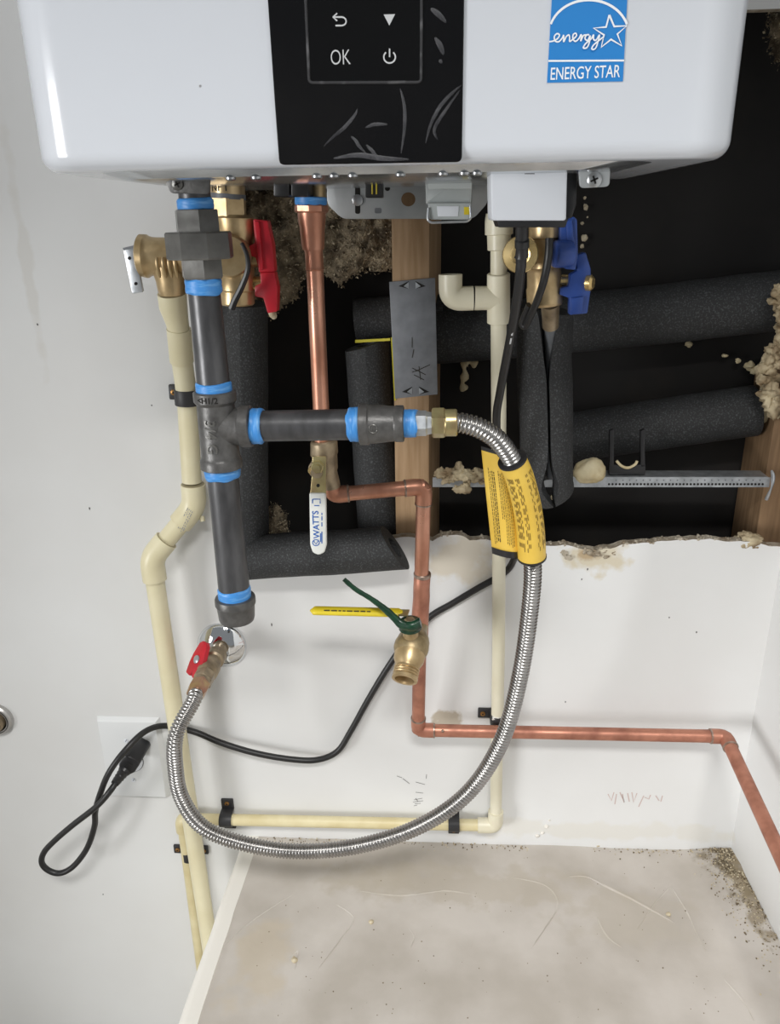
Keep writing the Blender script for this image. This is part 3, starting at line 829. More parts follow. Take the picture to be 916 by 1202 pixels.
for z, ins in lv:
    pts = rr(hx0, hx1, .012, DF, .034, .006, ins); K = len(pts)
    mb.v += [Vector((x, -d, z)) for x, d in pts]
for i in range(len(lv) - 1):
    for k in range(K): mb.f.append((i * K + k, i * K + (k + 1) % K, (i + 1) * K + (k + 1) % K, (i + 1) * K + k))
mb.f.append(tuple(reversed(range(K)))); mb.f.append(tuple((len(lv) - 1) * K + k for k in range(K)))
obj('casing', mb, 'enamel', heater, angle=50)
# bottom pan
mb = MB(); pts = rr(hx0 + .030, hx1 - .036, .03, DF - .012, .03, .01, 0)
pts2 = rr(hx0 + .050, hx1 - .070, .035, DF - .020, .03, .01, 0)
mb.v += [Vector((x, -d, zb + .002)) for x, d in pts] + [Vector((x, -d, zb - .0045)) for x, d in pts2]
K = len(pts)
for k in range(K): mb.f.append((k, (k + 1) % K, K + (k + 1) % K, K + k))
mb.f.append(tuple(range(K))); mb.f.append(tuple(reversed(range(K, 2 * K))))
obj('bottom_pan', mb, 'pan_metal', heater, angle=25)
for x in (270, 300, 372, 392, 414, 470, 520, 545, 560):
    mb = MB(); p = P(x, 199, DF - .022); p.z = zb - .0045; mb.lathe(p, (0, 0, -1), [(0, .0035), (.0015, .0035), (.0022, .002)], seg=12); obj('pan_screw', mb, 'screw', heater)
# black glass panel
def quad_on(px, d, th): return [P(x, y, d) for x, y in px], (0, th, 0)
def rpoly(px, r, n=5):
    v = [Vector((x, y, 0)) for x, y in px]; out = []
    for i in range(len(v)):
        a = (v[i - 1] - v[i]).normalized(); b = (v[(i + 1) % len(v)] - v[i]).normalized()
        p0 = v[i] + a * r; p2 = v[i] + b * r
        for k in range(n + 1):
            t = k / n; q = p0 * (1 - t) ** 2 + v[i] * 2 * t * (1 - t) + p2 * t * t; out.append((q.x, q.y))
    return out
pan = [(306, -120), (547, -120), (542.5, 190), (327.5, 193.5)]
dG = DF + .0016
mb = MB(); poly, off = quad_on(rpoly(pan, 7), dG, .004); mb.prism(poly, off)
glass = obj('front_panel', mb, 'black_glass', heater, bevel=.0006, label='glossy black glass panel with touch controls')
dD = dG + .0006
rim_px = rpoly([(355, -90), (495.5, -90), (494.5, 96.5), (363, 97)], 5)
mb = MB(); loop = [P(x, y, dD) for x, y in rim_px] ; mb.tube(loop + [loop[0]], .0009, 6); obj('display_rim', mb, 'display_rim', glass)
mb = MB(); poly, off = quad_on(rim_px, dD, .0006); mb.prism(poly, off); obj('display', mb, 'display_glass', glass)
dI = dD + .0003
def ax_at(x, y, d):
    return Vector((1, 0, 0)), Vector((0, 0, 1))
R_, U_ = Vector((1, 0, 0)), Vector((0, 0, 1))
def strokes(name, lines, w, d, mat, parent):
    mb = MB()
    for ln in lines: mb.strip([P(x, y, d + 4e-6 * i) for i, (x, y) in enumerate(ln)], w, FRONT)
    # give the print a hair of thickness
    return obj(name, mb, mat, parent)
arc = lambda cx, cy, rx, ry, a0_, a1_, n=14: [(cx + rx * math.cos(math.radians(a0_ + (a1_ - a0_) * k / n)), cy + ry * math.sin(math.radians(a0_ + (a1_ - a0_) * k / n))) for k in range(n + 1)]
pxm = S(430, 50, dI)
strokes('back_arrow_icon', [[(391, 20), (401, 20)] + arc(401, 25, 5.5, 5, -90, 90, 10) + [(394, 30)], [(396, 15.5), (391, 20), (396, 24.5)]], 1.7 * pxm, dI, 'icon', glass)
mb = MB(); mb.prism([P(450.5, 17, dI), P(464, 16.5, dI), P(457.2, 30, dI)], (0, .0002, 0)); obj('down_arrow_icon', mb, 'icon', glass)
strokes('power_icon', [arc(457.5, 67, 6.8, 7, -52, 232, 20), [(457.5, 57), (457.5, 67)]], 1.7 * pxm, dI, 'icon', glass)
text('ok_text', 'OK', P(400, 67, dI), R_, U_, 15.5 * pxm, 'icon', glass, .0001, sx=.74, bold=-.008)
# wrinkled protective film on the glass
wr_px = [[(380, 172), (392, 160), (404, 150), (416, 136), (420, 128)], [(430, 180), (422, 172), (418, 165), (412, 160)], [(445, 188), (438, 178), (430, 170)],
         [(471, 180), (475, 150), (475, 125), (470, 104)], [(500, 168), (505, 148), (516, 126), (530, 110), (542, 100)], [(514, 164), (510, 152), (520, 134), (540, 106)],
         [(506, 10), (514, 16), (524, 26)], [(511, 44), (517, 54), (521, 64)], [(429, 150), (440, 146), (455, 146)], [(516, 70), (519, 74)], [(392, 186), (420, 182), (450, 186), (480, 187)]]
for k, w_ in enumerate(wr_px):
    pts = smooth([P(x, y, dG + .0004) for x, y in w_], 4); n_ = len(pts)
    mb = MB(); ws = [(.0012 if k in (6, 7, 10) else .0008) * (0.35 + math.sin(math.pi * i / (n_ - 1))) for i in range(n_)]
    o_ = 0
    for i, p in enumerate(pts):
        tt = (pts[min(i + 1, n_ - 1)] - pts[max(i - 1, 0)]).normalized(); sd = tt.cross(FRONT).normalized()
        mb.v += [p - sd * ws[i], p + FRONT * .0005, p + sd * ws[i]]
    for i in range(n_ - 1):
        for c in (0, 1): mb.f.append((i * 3 + c, i * 3 + c + 1, i * 3 + c + 4, i * 3 + c + 3))
    obj('film_wrinkle', mb, 'film', glass, angle=80)
# energy label
dE = DF + .0006
lab = [(649, -16), (737.5, -16), (731.5, 95.5), (642.5, 97)]
mb = MB(); poly, off = quad_on(lab, dE, .0007); mb.prism(poly, off)
el = obj('energy_label', mb, 'label_blue', heater, label='square blue and white energy rating sticker')
dT = dE + .0002; pm = S(690, 50, dT)
strokes('divider_line', [[(644, 71.5), (733, 71)]], 2.0 * pm, dT, 'label_white', el)
strokes('arch', [arc(691.5, 41, 47, 41, 198, 342, 30)], 2.6 * pm, dT, 'label_white', el)
text('lettering', 'ENERGY STAR', P(687.5, 85, dT), R_ + Vector((0, 0, .012)), U_, 13.2 * pm, 'label_white', el, .0001, sx=.70, bold=.006)
star = []
for k in range(11):
    a = math.radians(-90 + 36 * k - 4); r_ = 20.5 if k % 2 == 0 else 8.2
    star.append((717 + r_ * math.cos(a), 38 + r_ * math.sin(a)))
strokes('star', [star], 2.2 * pm, dT + .0002, 'label_white', el)
def cur(pts): 
    v = smooth([Vector((x, y, 0)) for x, y in pts], 6); return [(p.x, p.y) for p in v]
strokes('script_lettering', [cur([(645, 49), (650, 48), (655, 45), (657, 41), (654, 39.5), (651, 43), (652, 48), (656, 49), (660, 45), (662, 41.5), (662, 49), (665, 43), (668, 41), (669, 44), (669, 48.5),
    (673, 46), (677, 42), (676, 39), (673, 41), (673, 46), (676, 48.5), (680, 45), (682, 41), (683, 42), (682, 48), (685, 42), (688, 41), (692, 41), (689, 41), (687, 45), (690, 47.5), (693, 42), (692, 50), (689, 56), (685, 56), (688, 51),
    (694, 46), (697, 41), (697, 46), (700, 47), (704, 41), (702, 50), (699, 57), (695, 57.5), (697, 53), (704, 47), (709, 43)])], 1.6 * pm, dT, 'label_white', el)
mb = MB(); mb.lathe(P(235, 101, DF), FRONT, [(0, .0007), (.0004, .0006)], seg=10); obj('enamel_chip', mb, 'print_grey', heater)
# mounting lugs with screws
def lug(px, d, mat, sc, label=None, sm='screw', sr=8.5):
    mb = MB(); mb.prism([P(x, y, d) for x, y in px], (0, .003, 0)); l = obj('mounting_lug', mb, mat, heater, bevel=.0006, label=label)
    r_ = sr * S(sc[0], sc[1], d)
    mb = MB(); mb.lathe(P(sc[0], sc[1], d), FRONT, [(-.001, r_), (.001, r_), (.002, r_ * .7)], seg=18); s_ = obj('screw', mb, sm, l)
    mb = MB(); c = P(sc[0], sc[1], d + .0021)
    for a in (.4, .4 + math.pi / 2): mb.box(c, r_ * 1.1, .0004, r_ * .25, ux=(math.cos(a), 0, math.sin(a)))
    obj('screw_slot', mb, 'dark_hole', s_)
lug(rpoly([(679, 190), (717, 190), (716, 219), (681, 221)], 6), .262, 'bracket_grey', (698, 211))
lug(rpoly([(187, 196), (246, 196), (246, 228), (200, 227)], 5), .244, 'iron_cast', (208, 216), sm='iron_nut', sr=7)
# junction box under the casing
dJ = .262
jb = [(576.5, 194), (666.5, 194), (665, 259), (577.5, 259)]
mb = MB(); mb.prism([P(x, y, dJ) for x, y in rpoly(jb, 4)], (0, .05, 0)); jbo = obj('junction_box_cover', mb, 'white_plastic', heater, bevel=.0012)
mb = MB(); mb.prism([P(x, y, dJ + .0002) for x, y in [(616, 200.5), (628, 200.5), (628, 204.5), (616, 204.5)]], (0, .0006, 0)); obj('latch_slot', mb, 'plate_grey', jbo)
mb = MB(); mb.prism([P(x, y, dJ - .004) for x, y in [(582, 255), (668, 255), (664, 267), (586, 267)]], (0, .044, 0)); obj('junction_box_base', mb, 'black_plastic', heater, bevel=.001)
mb = MB(); mb.prism([P(x, y, dJ - .012) for x, y in [(663, 200), (678, 203), (677, 240), (672, 255), (663, 258)]], (0, .03, 0)); obj('cable_cover', mb, 'black_plastic', heater, bevel=.001)
# filter housing with wire bail
dQ = .10
mb = MB(); mb.prism([P(x, y, dQ) for x, y in rpoly([(499, 196), (556, 196), (554, 240), (500, 240)], 3)], (0, .04, 0)); fh = obj('filter_housing', mb, 'grey_plastic', heater, bevel=.002)
mb = MB(); mb.prism([P(x, y, dQ + .004) for x, y in rpoly([(502, 238), (554, 238), (552, 258), (505, 258)], 3)], (0, .03, 0)); obj('filter_cap', mb, 'grey_plastic', fh, bevel=.0012)
mb = MB(); mb.prism([P(x, y, dQ + .0046) for x, y in [(513, 242), (539, 242), (538, 254), (514, 254)]], (0, .0008, 0)); obj('cap_recess', mb, 'white_plastic', fh, bevel=.0003)
mb = MB(); mb.prism([P(x, y, dQ + .0046) for x, y in [(545, 243), (551, 243), (551, 252), (545, 252)]], (0, .0008, 0)); obj('cap_mark', mb, 'handle_yellow', fh)
mb = MB(); mb.tube(fillet([P(503, 244, dQ + .005), P(502, 258, dQ + .007), P(506, 261.5, dQ + .007), P(549, 260, dQ + .007), P(553, 256, dQ + .007), P(552, 242, dQ + .005)], .004), .0011, 8); obj('wire_bail', mb, 'galv', fh)
mb = MB(); mb.prism([P(x, y, .11) for x, y in [(502, 206), (556, 206), (554, 222), (503, 222)]], (0, .004, 0)); obj('housing_rib', mb, 'grey_plastic', fh, bevel=.001)
# dark sockets left of the riser
for x0, x1 in ((321, 340), (341.5, 362)):
    mb = MB(); mb.prism([P(x, y, .135) for x, y in [(x0, 196), (x1, 196), (x1, 231), (x0, 231)]], (0, .03, 0)); obj('cable_socket', mb, 'black_plastic', heater, bevel=.0016)
mb = MB(); mb.rings([(P(373, 195, .1), 9.5 * S(373, 200, .1)), (P(373, 236, .1), 9.5 * S(373, 200, .1))]); obj('outlet_nipple', mb, 'brass', heater)
mb = MB(); mb.prism([P(x, y, .112) for x, y in [(429, 196), (449, 196), (449, 232), (429, 232)]], (0, .02, 0)); cs = obj('cable_socket', mb, 'black_plastic', heater, bevel=.001)
for x in (437, 442):
    mb = MB(); mb.tube([P(x, 206, .1125), P(x, 228, .1125)], .0007, 8); obj('socket_pin', mb, 'handle_yellow', cs)

# wall bracket behind the heater
t = thing('wall_bracket', 'light grey steel hanging bracket with keyhole slot below the heater', 'bracket', P(478, 257, .03))
br = rpoly([(384, 190), (572, 190), (573, 238), (556, 257), (402, 257), (384, 240)], 7)
dB = .02
mb = MB(); mb.prism([P(x, y, dB) for x, y in br], (0, .003, 0)); obj('plate', mb, 'bracket_grey', t, bevel=.0006)
def disc(x, y, rpx, d, mat, name, par, ry=None):
    mb = MB(); mb.prism([P(x + rpx * math.cos(a), y + (ry or rpx) * math.sin(a), d) for a in [2 * math.pi * k / 24 for k in range(24)]], (0, .0003, 0)); return obj(name, mb, mat, par)
disc(479.5, 234, 8.3, dB + .0003, 'wood_dark', 'round_hole', t)
disc(420, 235, 6.8, dB + .0003, 'dark_hole', 'keyhole', t)
mb = MB(); mb.prism([P(x, y, dB + .0003) for x, y in rpoly([(417, 219.5), (423, 219.5), (423, 251), (417, 251)], 2.5)], (0, .0003, 0)); obj('keyhole', mb, 'dark_hole', t)
mb = MB(); mb.lathe(P(420, 235, dB), FRONT, [(0, .0055), (.002, .0055), (.003, .003)], seg=14); obj('screw', mb, 'screw', t)
disc(455, 221, 3.2, dB + .0003, 'dark_hole', 'round_hole', t)
mb = MB(); mb.prism([P(x, y, dB + .0003) for x, y in rpoly([(440, 244), (448, 244), (448, 250.5), (440, 250.5)], 2)], (0, .0003, 0)); obj('slot', mb, 'plate_grey', t)
for x, y in ((390, 214), (470, 213), (488, 210), (545, 212)):
    mb = MB(); mb.prism([P(x + a, y + b, dB + .0003) for a, b in ((-4, -2), (4, -2), (4, 2), (-4, 2))], (0, .0003, 0)); obj('slot', mb, 'plate_grey', t)

# ================================================================== gas line (black iron)
dGas = .212
def gx(y): return 226.0 + (y - 205) * 0.1005
def G(y): return P(gx(y), y, dGas)
def gr(y, wpx): return wpx / 2 * S(gx(y), y, dGas)
gas = thing('gas_pipe', 'black iron gas pipe with tee, capped drip leg and blue thread tape', 'gas pipe', G(730))
def gl(name, segs, mat, seg=28, rot=0.0, cap=True, par=gas, bevel=0):
    mb = MB(); mb.rings([(G(y), gr(y, w)) for y, w in segs], seg=seg, rot=rot); return obj(name, mb, mat, par, angle=32, bevel=bevel)
gl('nipple', [(192, 38), (262, 37)], 'iron')
def tape(p0, p1, r, par, n=7, side=False, name='thread_tape', seed=0):
    """wound tape band: ragged rings"""
    mb = MB(); pr = []
    p0, p1 = Vector(p0), Vector(p1)
    for k in range(n + 1):
        f = k / n
        pr.append((p0.lerp(p1, f), r * (1.0 + (0.035 if 0 < k < n else -0.02) + 0.025 * noise.noise(Vector((k * 1.7, seed, r * 100))))))
    mb.rings(pr, seg=30)
    ax = (p1 - p0).normalized(); o_ = 0
    for i, v in enumerate(mb.v):
        kk = i // 30
        if kk in (0, n): v += ax * (noise.noise(v * 90 + Vector((seed, 0, 0))) * .0022) * (1 if kk else 1)
    return obj(name, mb, 'tape_blue_side' if side else 'tape_blue', par, angle=60)
tape(G(232.5), G(247), gr(240, 41), gas, seed=1)
gl('union_hex', [(246, 52), (247.5, 54), (275, 54)], 'iron_nut', seg=6, rot=.15)
gl('union_nut', [(272, 76), (274, 79), (302, 79), (304, 76)], 'iron_nut', seg=8, rot=.28)
gl('union_hex', [(303, 51), (324, 51), (327, 48)], 'iron_nut', seg=6, rot=.15)
tape(G(326), G(345), gr(335, 41.5), gas, seed=2)
gl('pipe', [(320, 37.5), (465, 38.5)], 'iron')
tape(G(448), G(462), gr(455, 41), gas, seed=3)
tee = gl('tee', [(458.5, 47), (460, 50), (470, 50), (472, 47), (474, 44), (500, 44.5), (534, 44.5), (537, 46.5), (539, 49), (548, 49), (549, 46)], 'iron_cast')
yb = 501.0
def Bx(x): return P(x, yb - (x - 262) * 0.018, dGas)
def br_(x, w): return w / 2 * S(x, yb, dGas)
mb = MB(); mb.rings([(Bx(258), br_(258, 43)), (Bx(270), br_(270, 43)), (Bx(277), br_(277, 43)), (Bx(282), br_(282, 45)), (Bx(284), br_(284, 49)), (Bx(295), br_(295, 49)), (Bx(296), br_(296, 46))]); obj('tee_branch', mb, 'iron_cast', tee, angle=32)
# cast markings on the tee
def cast_text(body, x, y, h, rightv, upv, par, bulge):
    c = P(x, y, dGas) + FRONT * bulge
    text('cast_marking', body, c, rightv, upv, h, 'iron_nut', par, .0007, bold=.01)
pipe_dir = (G(540) - G(460)).normalized()
text_cyl('cast_marking', '3/4 G', G(508), pipe_dir, gr(508, 44.5), .0095, 'iron_nut', tee, along=True, extrude=.0009, bold=.012, turn=.12)
text_cyl('cast_marking', '<H1/2', G(465.5), -pipe_dir, gr(465, 50), .0052, 'dark_hole', tee, along=False, extrude=.0004, bold=.01, turn=-.1)
tape(Bx(295.5), Bx(309), br_(300, 40.5), gas, side=True, seed=4)
mb = MB(); mb.rings([(Bx(290), br_(300, 36.5)), (Bx(425), br_(425, 36.5))]); obj('side_pipe', mb, 'iron', gas)
tape(Bx(409), Bx(424), br_(416, 39), gas, side=True, seed=5)
mb = MB(); mb.rings([(Bx(x), br_(x, w)) for x, w in ((422, 46), (423, 49), (432, 49), (434, 46), (446, 45), (458, 42), (463, 41), (465, 43), (473.5, 43), (474.5, 40))]); cp = obj('reducer', mb, 'iron_cast', gas, angle=32)
mb = MB(); c = Bx(440) + FRONT * br_(440, 45.2); 
for k in range(20):
    a = 2 * math.pi * k / 20; a2 = 2 * math.pi * (k + 1) / 20; r0 = .0035
    mb.tube([c + Vector((math.cos(a) * r0, 0, math.sin(a) * r0)), c + Vector((math.cos(a2) * r0, 0, math.sin(a2) * r0))], .0005, 6)
obj('cast_ring', mb, 'iron_nut', cp)
text('cast_marking', 'B', Bx(440) + FRONT * br_(440, 45.6), R_, U_, .004, 'iron_nut', cp, .0005)
tape(Bx(474), Bx(489.5), br_(480, 32), gas, side=True, seed=6)
mb = MB(); mb.rings([(Bx(488), br_(490, 27)), (Bx(489), br_(490, 30)), (Bx(500), br_(500, 30)), (Bx(502), br_(500, 27)), (Bx(509), br_(500, 25))], seg=6, rot=.2); obj('flare_adapter', mb, 'galv', gas, angle=25)
mb = MB(); mb.rings([(Bx(507), br_(510, 32)), (Bx(508.5), br_(510, 36)), (Bx(521), br_(520, 36)), (Bx(523), br_(520, 33))], seg=6, rot=.5); obj('flare_nut', mb, 'zinc_yellow', gas, angle=25)
# drip leg
tape(G(546), G(560), gr(553, 40.5), gas, seed=7)
gl('drip_leg', [(545, 36.5), (700, 36.5)], 'iron')
tape(G(689), G(706), gr(697, 37.5), gas, seed=8)
cap = gl('cap', [(700, 40), (700.5, 46), (702, 47.5), (708, 47.5), (710, 44.5), (724, 42), (727, 40), (728, 30)], 'iron_cast')

# ------------------------------------------------------------------ gas stop on the wall
w0 = P(261, 757, 0)
es = thing('escutcheon', 'round chrome wall plate behind the red-handled gas stop', 'wall plate', w0)
r_ = 29 * S(261, 757, 0)
mb = MB(); mb.lathe(w0, FRONT, [(0, r_), (.002, r_), (.005, r_ * .9), (.009, r_ * .7), (.012, r_ * .52), (.013, r_ * .4)], seg=40); obj('dome', mb, 'chrome', es, angle=60)
vs = thing('gas_stop_valve', 'small tarnished brass gas stop with red lever on the wall', 'valve', w0 + Vector((0, -.07, -.012)))
ax = Vector((-.015, -1, .012)).normalized()
mb = MB(); mb.lathe(w0, ax, [(.005, .0095), (.024, .0095)], seg=24); obj('stub', mb, 'brass_old', vs)
mb = MB(); mb.lathe(w0, ax, [(.022, .010), (.024, .0125), (.038, .0125), (.040, .010), (.046, .011), (.052, .0128), (.066, .0128), (.070, .0105)], seg=24); obj('body', mb, 'brass_old', vs)
mb = MB(); mb.lathe(w0, ax, [(.069, .0105), (.071, .0122), (.086, .0122), (.088, .010)], seg=6, rot=.3); obj('hex', mb, 'brass_old', vs, angle=25)
mb = MB(); mb.lathe(w0, ax, [(.086, .0105), (.092, .0105)], seg=20); obj('collar', mb, 'brass_old', vs)
# red lever on the side (left/top)
hc = w0 + ax * .044
sd = Vector((-.60, -.58, .55)).normalized()
mb = MB(); mb.lathe(hc, sd, [(.008, .005), (.018, .005)], seg=16); obj('stem', mb, 'brass_old', vs)
mb = MB(); lc = hc + sd * .017
fw = Vector((-.12, -.2, -1)).normalized(); fw = (fw - fw.dot(sd) * sd).normalized(); pw = sd.cross(fw)
poly = [lc + fw * a * 1.2 + pw * b * 1.15 for a, b in ((-.019, -.003), (-.016, -.007), (-.004, -.0105), (.006, -.0115), (.017, -.0105), (.018, -.003), (.013, .0), (.018, .003), (.017, .0105), (.006, .0115), (-.004, .0105), (-.016, .007), (-.019, .003))]
mb.prism(poly, sd * .006); obj('lever', mb, 'red', vs, bevel=.001)
mb = MB(); mb.prism([lc + fw * a + pw * b for a, b in ((.004, -.0095), (.016, -.009), (.016, .009), (.004, .0095))], -sd * .006); obj('lever_tab', mb, 'red', vs, bevel=.0008)
mb = MB(); mb.lathe(lc + sd * .006, sd, [(0, .005), (.0015, .005), (.003, .0025)], seg=16); obj('lever_screw', mb, 'galv', vs)

# ------------------------------------------------------------------ flexible gas hose
h0 = w0 + ax * .090
hose = thing('gas_hose', 'long corrugated stainless gas connector looping from the wall stop to the tee', 'hose', P(350, 999, .16))
mb = MB(); mb.lathe(w0, ax, [(.090, .0105), (.092, .0118), (.108, .0118), (.112, .0102)], seg=6, rot=.1); obj('hose_nut', mb, 'zinc_rainbow', hose, angle=25)
hs = w0 + ax * .108
hp_px = [(207, 862, .150), (206, 900, .155), (214, 938, .158), (240, 972, .160), (290, 991, .160), (350, 999, .160), (420, 993, .160), (490, 971, .158), (548, 932, .155), (588, 872, .152), (611, 792, .152), (624, 700, .158), (625, 650, .165),
         (619, 592, .178), (606, 549, .192), (586, 518, .204), (562, 502, .210)]
hpts = smooth([hs, hs + ax * .012 + Vector((0, 0, -.004))] + [P(*q) for q in hp_px] + [Bx(540), Bx(535)], 20)
# resample evenly
def resample(pts, step):
    out = [pts[0]]; acc = 0
    for a, b in zip(pts, pts[1:]):
        L = (b - a).length; d_ = step - acc
        while d_ <= L:
            out.append(a.lerp(b, d_ / L)); d_ += step
        acc = (acc + L) % step if L < step else L - (d_ - step)
    return out
hpts = resample(hpts, .00062)
R0, R1 = .0090, .0070
mb = MB(); mb.tube(hpts, [R1 + (R0 - R1) * (1, .87, .5, .0, .5, .87)[i % 6] for i in range(len(hpts))], 16); obj('corrugated_tube', mb, 'hose_metal', hose, angle=180)
mb = MB(); mb.rings([(Bx(522), br_(522, 30)), (Bx(523.5), br_(522, 32)), (Bx(535.5), br_(535, 32)), (Bx(537), br_(535, 29))], seg=24); obj('hose_nut', mb, 'zinc_yellow', hose, angle=30)
# printed yellow tag: sleeve round the hose plus a flap to the left
tag = thing('warning_tag', 'yellow printed warning tag wrapped round the upper part of the hose', 'tag', P(622, 652, .165))
sl_c = smooth([P(602, 541, .1945), P(610, 560, .188), P(618, 590, .179), P(622.5, 620, .172), P(624.5, 654, .165)], 8)
mb = MB(); mb.tube(sl_c, [.0125 + .0012 * i / len(sl_c) for i in range(len(sl_c))], 28, cap=False); obj('sleeve', mb, 'tag_yellow', tag, angle=80)
for i in (0, len(sl_c) - 1):
    dcap = (sl_c[1] - sl_c[0]).normalized() if i == 0 else (sl_c[-1] - sl_c[-2]).normalized()
    mb = MB(); mb.lathe(sl_c[i] - dcap * .0022, dcap, [(0, .0115), (.0004, .0132 + .001 * (i > 0)), (.0024, .0132 + .001 * (i > 0)), (.0028, .0115)], seg=28); obj('end_band', mb, 'black_plastic', tag, angle=40)
NF, NV = 16, 18
def flap(u, v, off=0.0):
    xl = 565 + 12.5 * v; xr = 606 + 7 * min(1, v * 1.6) + 2.5 * v; yt = 526 + u * 12; yb_ = 645 + 6 * math.sin(u * 2.2)
    x = xl + (xr - xl) * u; y = yt + (yb_ - yt) * v
    dd = .168 - .012 * v + .014 * math.sin(u * math.pi * .9) + off
    return P(x, y, dd)
mb = MB()
for lay in (0, 1):
    for j in range(NV + 1):
        for i in range(NF + 1): mb.v.append(flap(i / NF, j / NV, -.0012 * lay))
Kk = (NF + 1) * (NV + 1)
for lay in (0, 1):
    for j in range(NV):
        for i in range(NF):
            a = lay * Kk + j * (NF + 1) + i; mb.f.append((a, a + 1, a + NF + 2, a + NF + 1))
bd = [i for i in range(NF + 1)] + [j * (NF + 1) + NF for j in range(1, NV + 1)] + [NV * (NF + 1) + i for i in range(NF - 1, -1, -1)] + [j * (NF + 1) for j in range(NV - 1, 0, -1)]
for k in range(len(bd)):
    a, b = bd[k], bd[(k + 1) % len(bd)]; mb.f.append((a, b, Kk + b, Kk + a))
flo = obj('flap', mb, 'tag_yellow', tag, angle=60)
for v0, v1 in ((-.02, .02), (.975, 1.04)):
    mb = MB(); n_ = 14
    for k in range(n_ + 1):
        u = k / n_ * (1.0 if v0 > 0 else .45)
        for v in (v0, v1): mb.v.append(flap(u, v, .0008)); mb.v.append(flap(u, v, -.0018))
    for k in range(n_):
        a = k * 4
        for q in ((0, 2, 6, 4), (1, 5, 7, 3), (0, 4, 5, 1), (2, 3, 7, 6)): mb.f.append(tuple(a + z_ for z_ in q))
    mb.f.append((0, 1, 3, 2)); mb.f.append(tuple(n_ * 4 + z_ for z_ in (0, 2, 3, 1)))
    obj('end_band', mb, 'black_plastic', tag, angle=40)
# small print: rows of words running down the tag
mb = MB(); rn = random.Random(3)
for u in (.14, .19, .24, .29, .42, .47, .52, .57, .62, .67, .72, .80, .85):
    v = .16 + rn.uniform(0, .08); lim = .9 - (.25 if u in (.42, .47) else 0)
    while v < lim:
        L = rn.uniform(.012, .04); a = len(mb.v)
        w_ = .013 if u in (.24, .29) else .008
        for uu, vv in ((u - w_ * .8, v), (u + w_ * .8, v), (u + w_ * .8, v + L), (u - w_ * .8, v + L)): mb.v.append(flap(uu, vv, .0005))
        mb.f.append((a, a + 1, a + 2, a + 3)); v += L + .008
obj('small_print', mb, 'print_black', flo, kind='stuff')
mb = MB(); slp = sl_c
for ang in (-1.1, -1.0, -.9, -.8, -.55, -.45, .12, .22, .32, .55, .65, .75, .85, .95):
    i = 5
    while i < len(slp) - 5:
        L = rn.choice((1, 2))
        for q in range(i, min(i + L, len(slp) - 3)):
            pts_ = []
            for qq, dw in ((q, -.022), (q, .022), (q + 1, .022), (q + 1, -.022)):
                tt = (slp[qq + 1] - slp[qq - 1]).normalized(); uu = (FRONT - FRONT.dot(tt) * tt).normalized(); ww = tt.cross(uu)
                rr_ = .0129 + .0012 * qq / len(slp)
                pts_.append(slp[qq] + (uu * math.cos(ang + dw) + ww * math.sin(ang + dw)) * rr_)
            a = len(mb.v); mb.v += pts_; mb.f.append((a, a + 1, a + 2, a + 3))
        i += L + 1
obj('small_print', mb, 'tag_print', tag, kind='stuff')

def seg_(name, pts, mat, par, seg=26, rot=0.0, angle=34, axis=None):
    """pts: [(x, y, d, width_px)...] turned about their own axis"""
    mb = MB(); mb.rings([(P(x, y, d), w / 2 * S(x, y, d)) for x, y, d, w in pts], seg=seg, rot=rot, axis=axis)
    return obj(name, mb, mat, par, angle=angle)

# ================================================================== relief valve and its drain pipe
rv = thing('relief_valve', 'brass relief valve with metal test lever left of the gas union', 'valve', P(205, 340, .055))
seg_('bonnet', [(164, 300, .058, 42), (166, 300, .058, 48), (173, 301, .058, 49), (175, 301, .058, 46), (180, 301, .058, 43), (213, 302, .058, 44)], 'brass', rv)
for k in range(4):
    x = 184 + k * 7
    mb = MB(); mb.tube(smooth([P(x, 302, .0820), P(x + 1, 312, .0820), P(x + 4, 326, .0775)], 4), [.0012, .0017, .002, .002, .002, .002, .002, .0016, .0008], 8); obj('cast_rib', mb, 'brass', rv)
seg_('outlet', [(197, 300, .057, 42), (199, 318, .057, 39), (201, 330, .056, 35), (202, 340, .056, 33), (203, 346, .055, 30)], 'brass', rv)
seg_('inlet', [(208, 302, .058, 34), (250, 304, .10, 32)], 'brass', rv)
mb = MB(); mb.prism([P(x, y, .068) for x, y in rpoly([(144, 291), (157, 288), (168, 343), (155, 345)], 3)], (0, .004, 0)); lv_ = obj('test_lever', mb, 'galv', rv, bevel=.0005)
mb = MB(); mb.prism([P(144, 291, .0685), P(157, 288, .0685), P(157, 291, .0685), P(145, 294, .0685)], (0, .010, 0)); obj('lever_lip', mb, 'plate_grey', lv_)
for x, y in ((152, 303), (159.5, 333)): disc(x, y, 2.0, .0683, 'dark_hole', 'rivet_hole', lv_)
seg_('seat_ring', [(163, 300, .058, 36), (165.5, 300, .058, 36)], 'galv', rv)

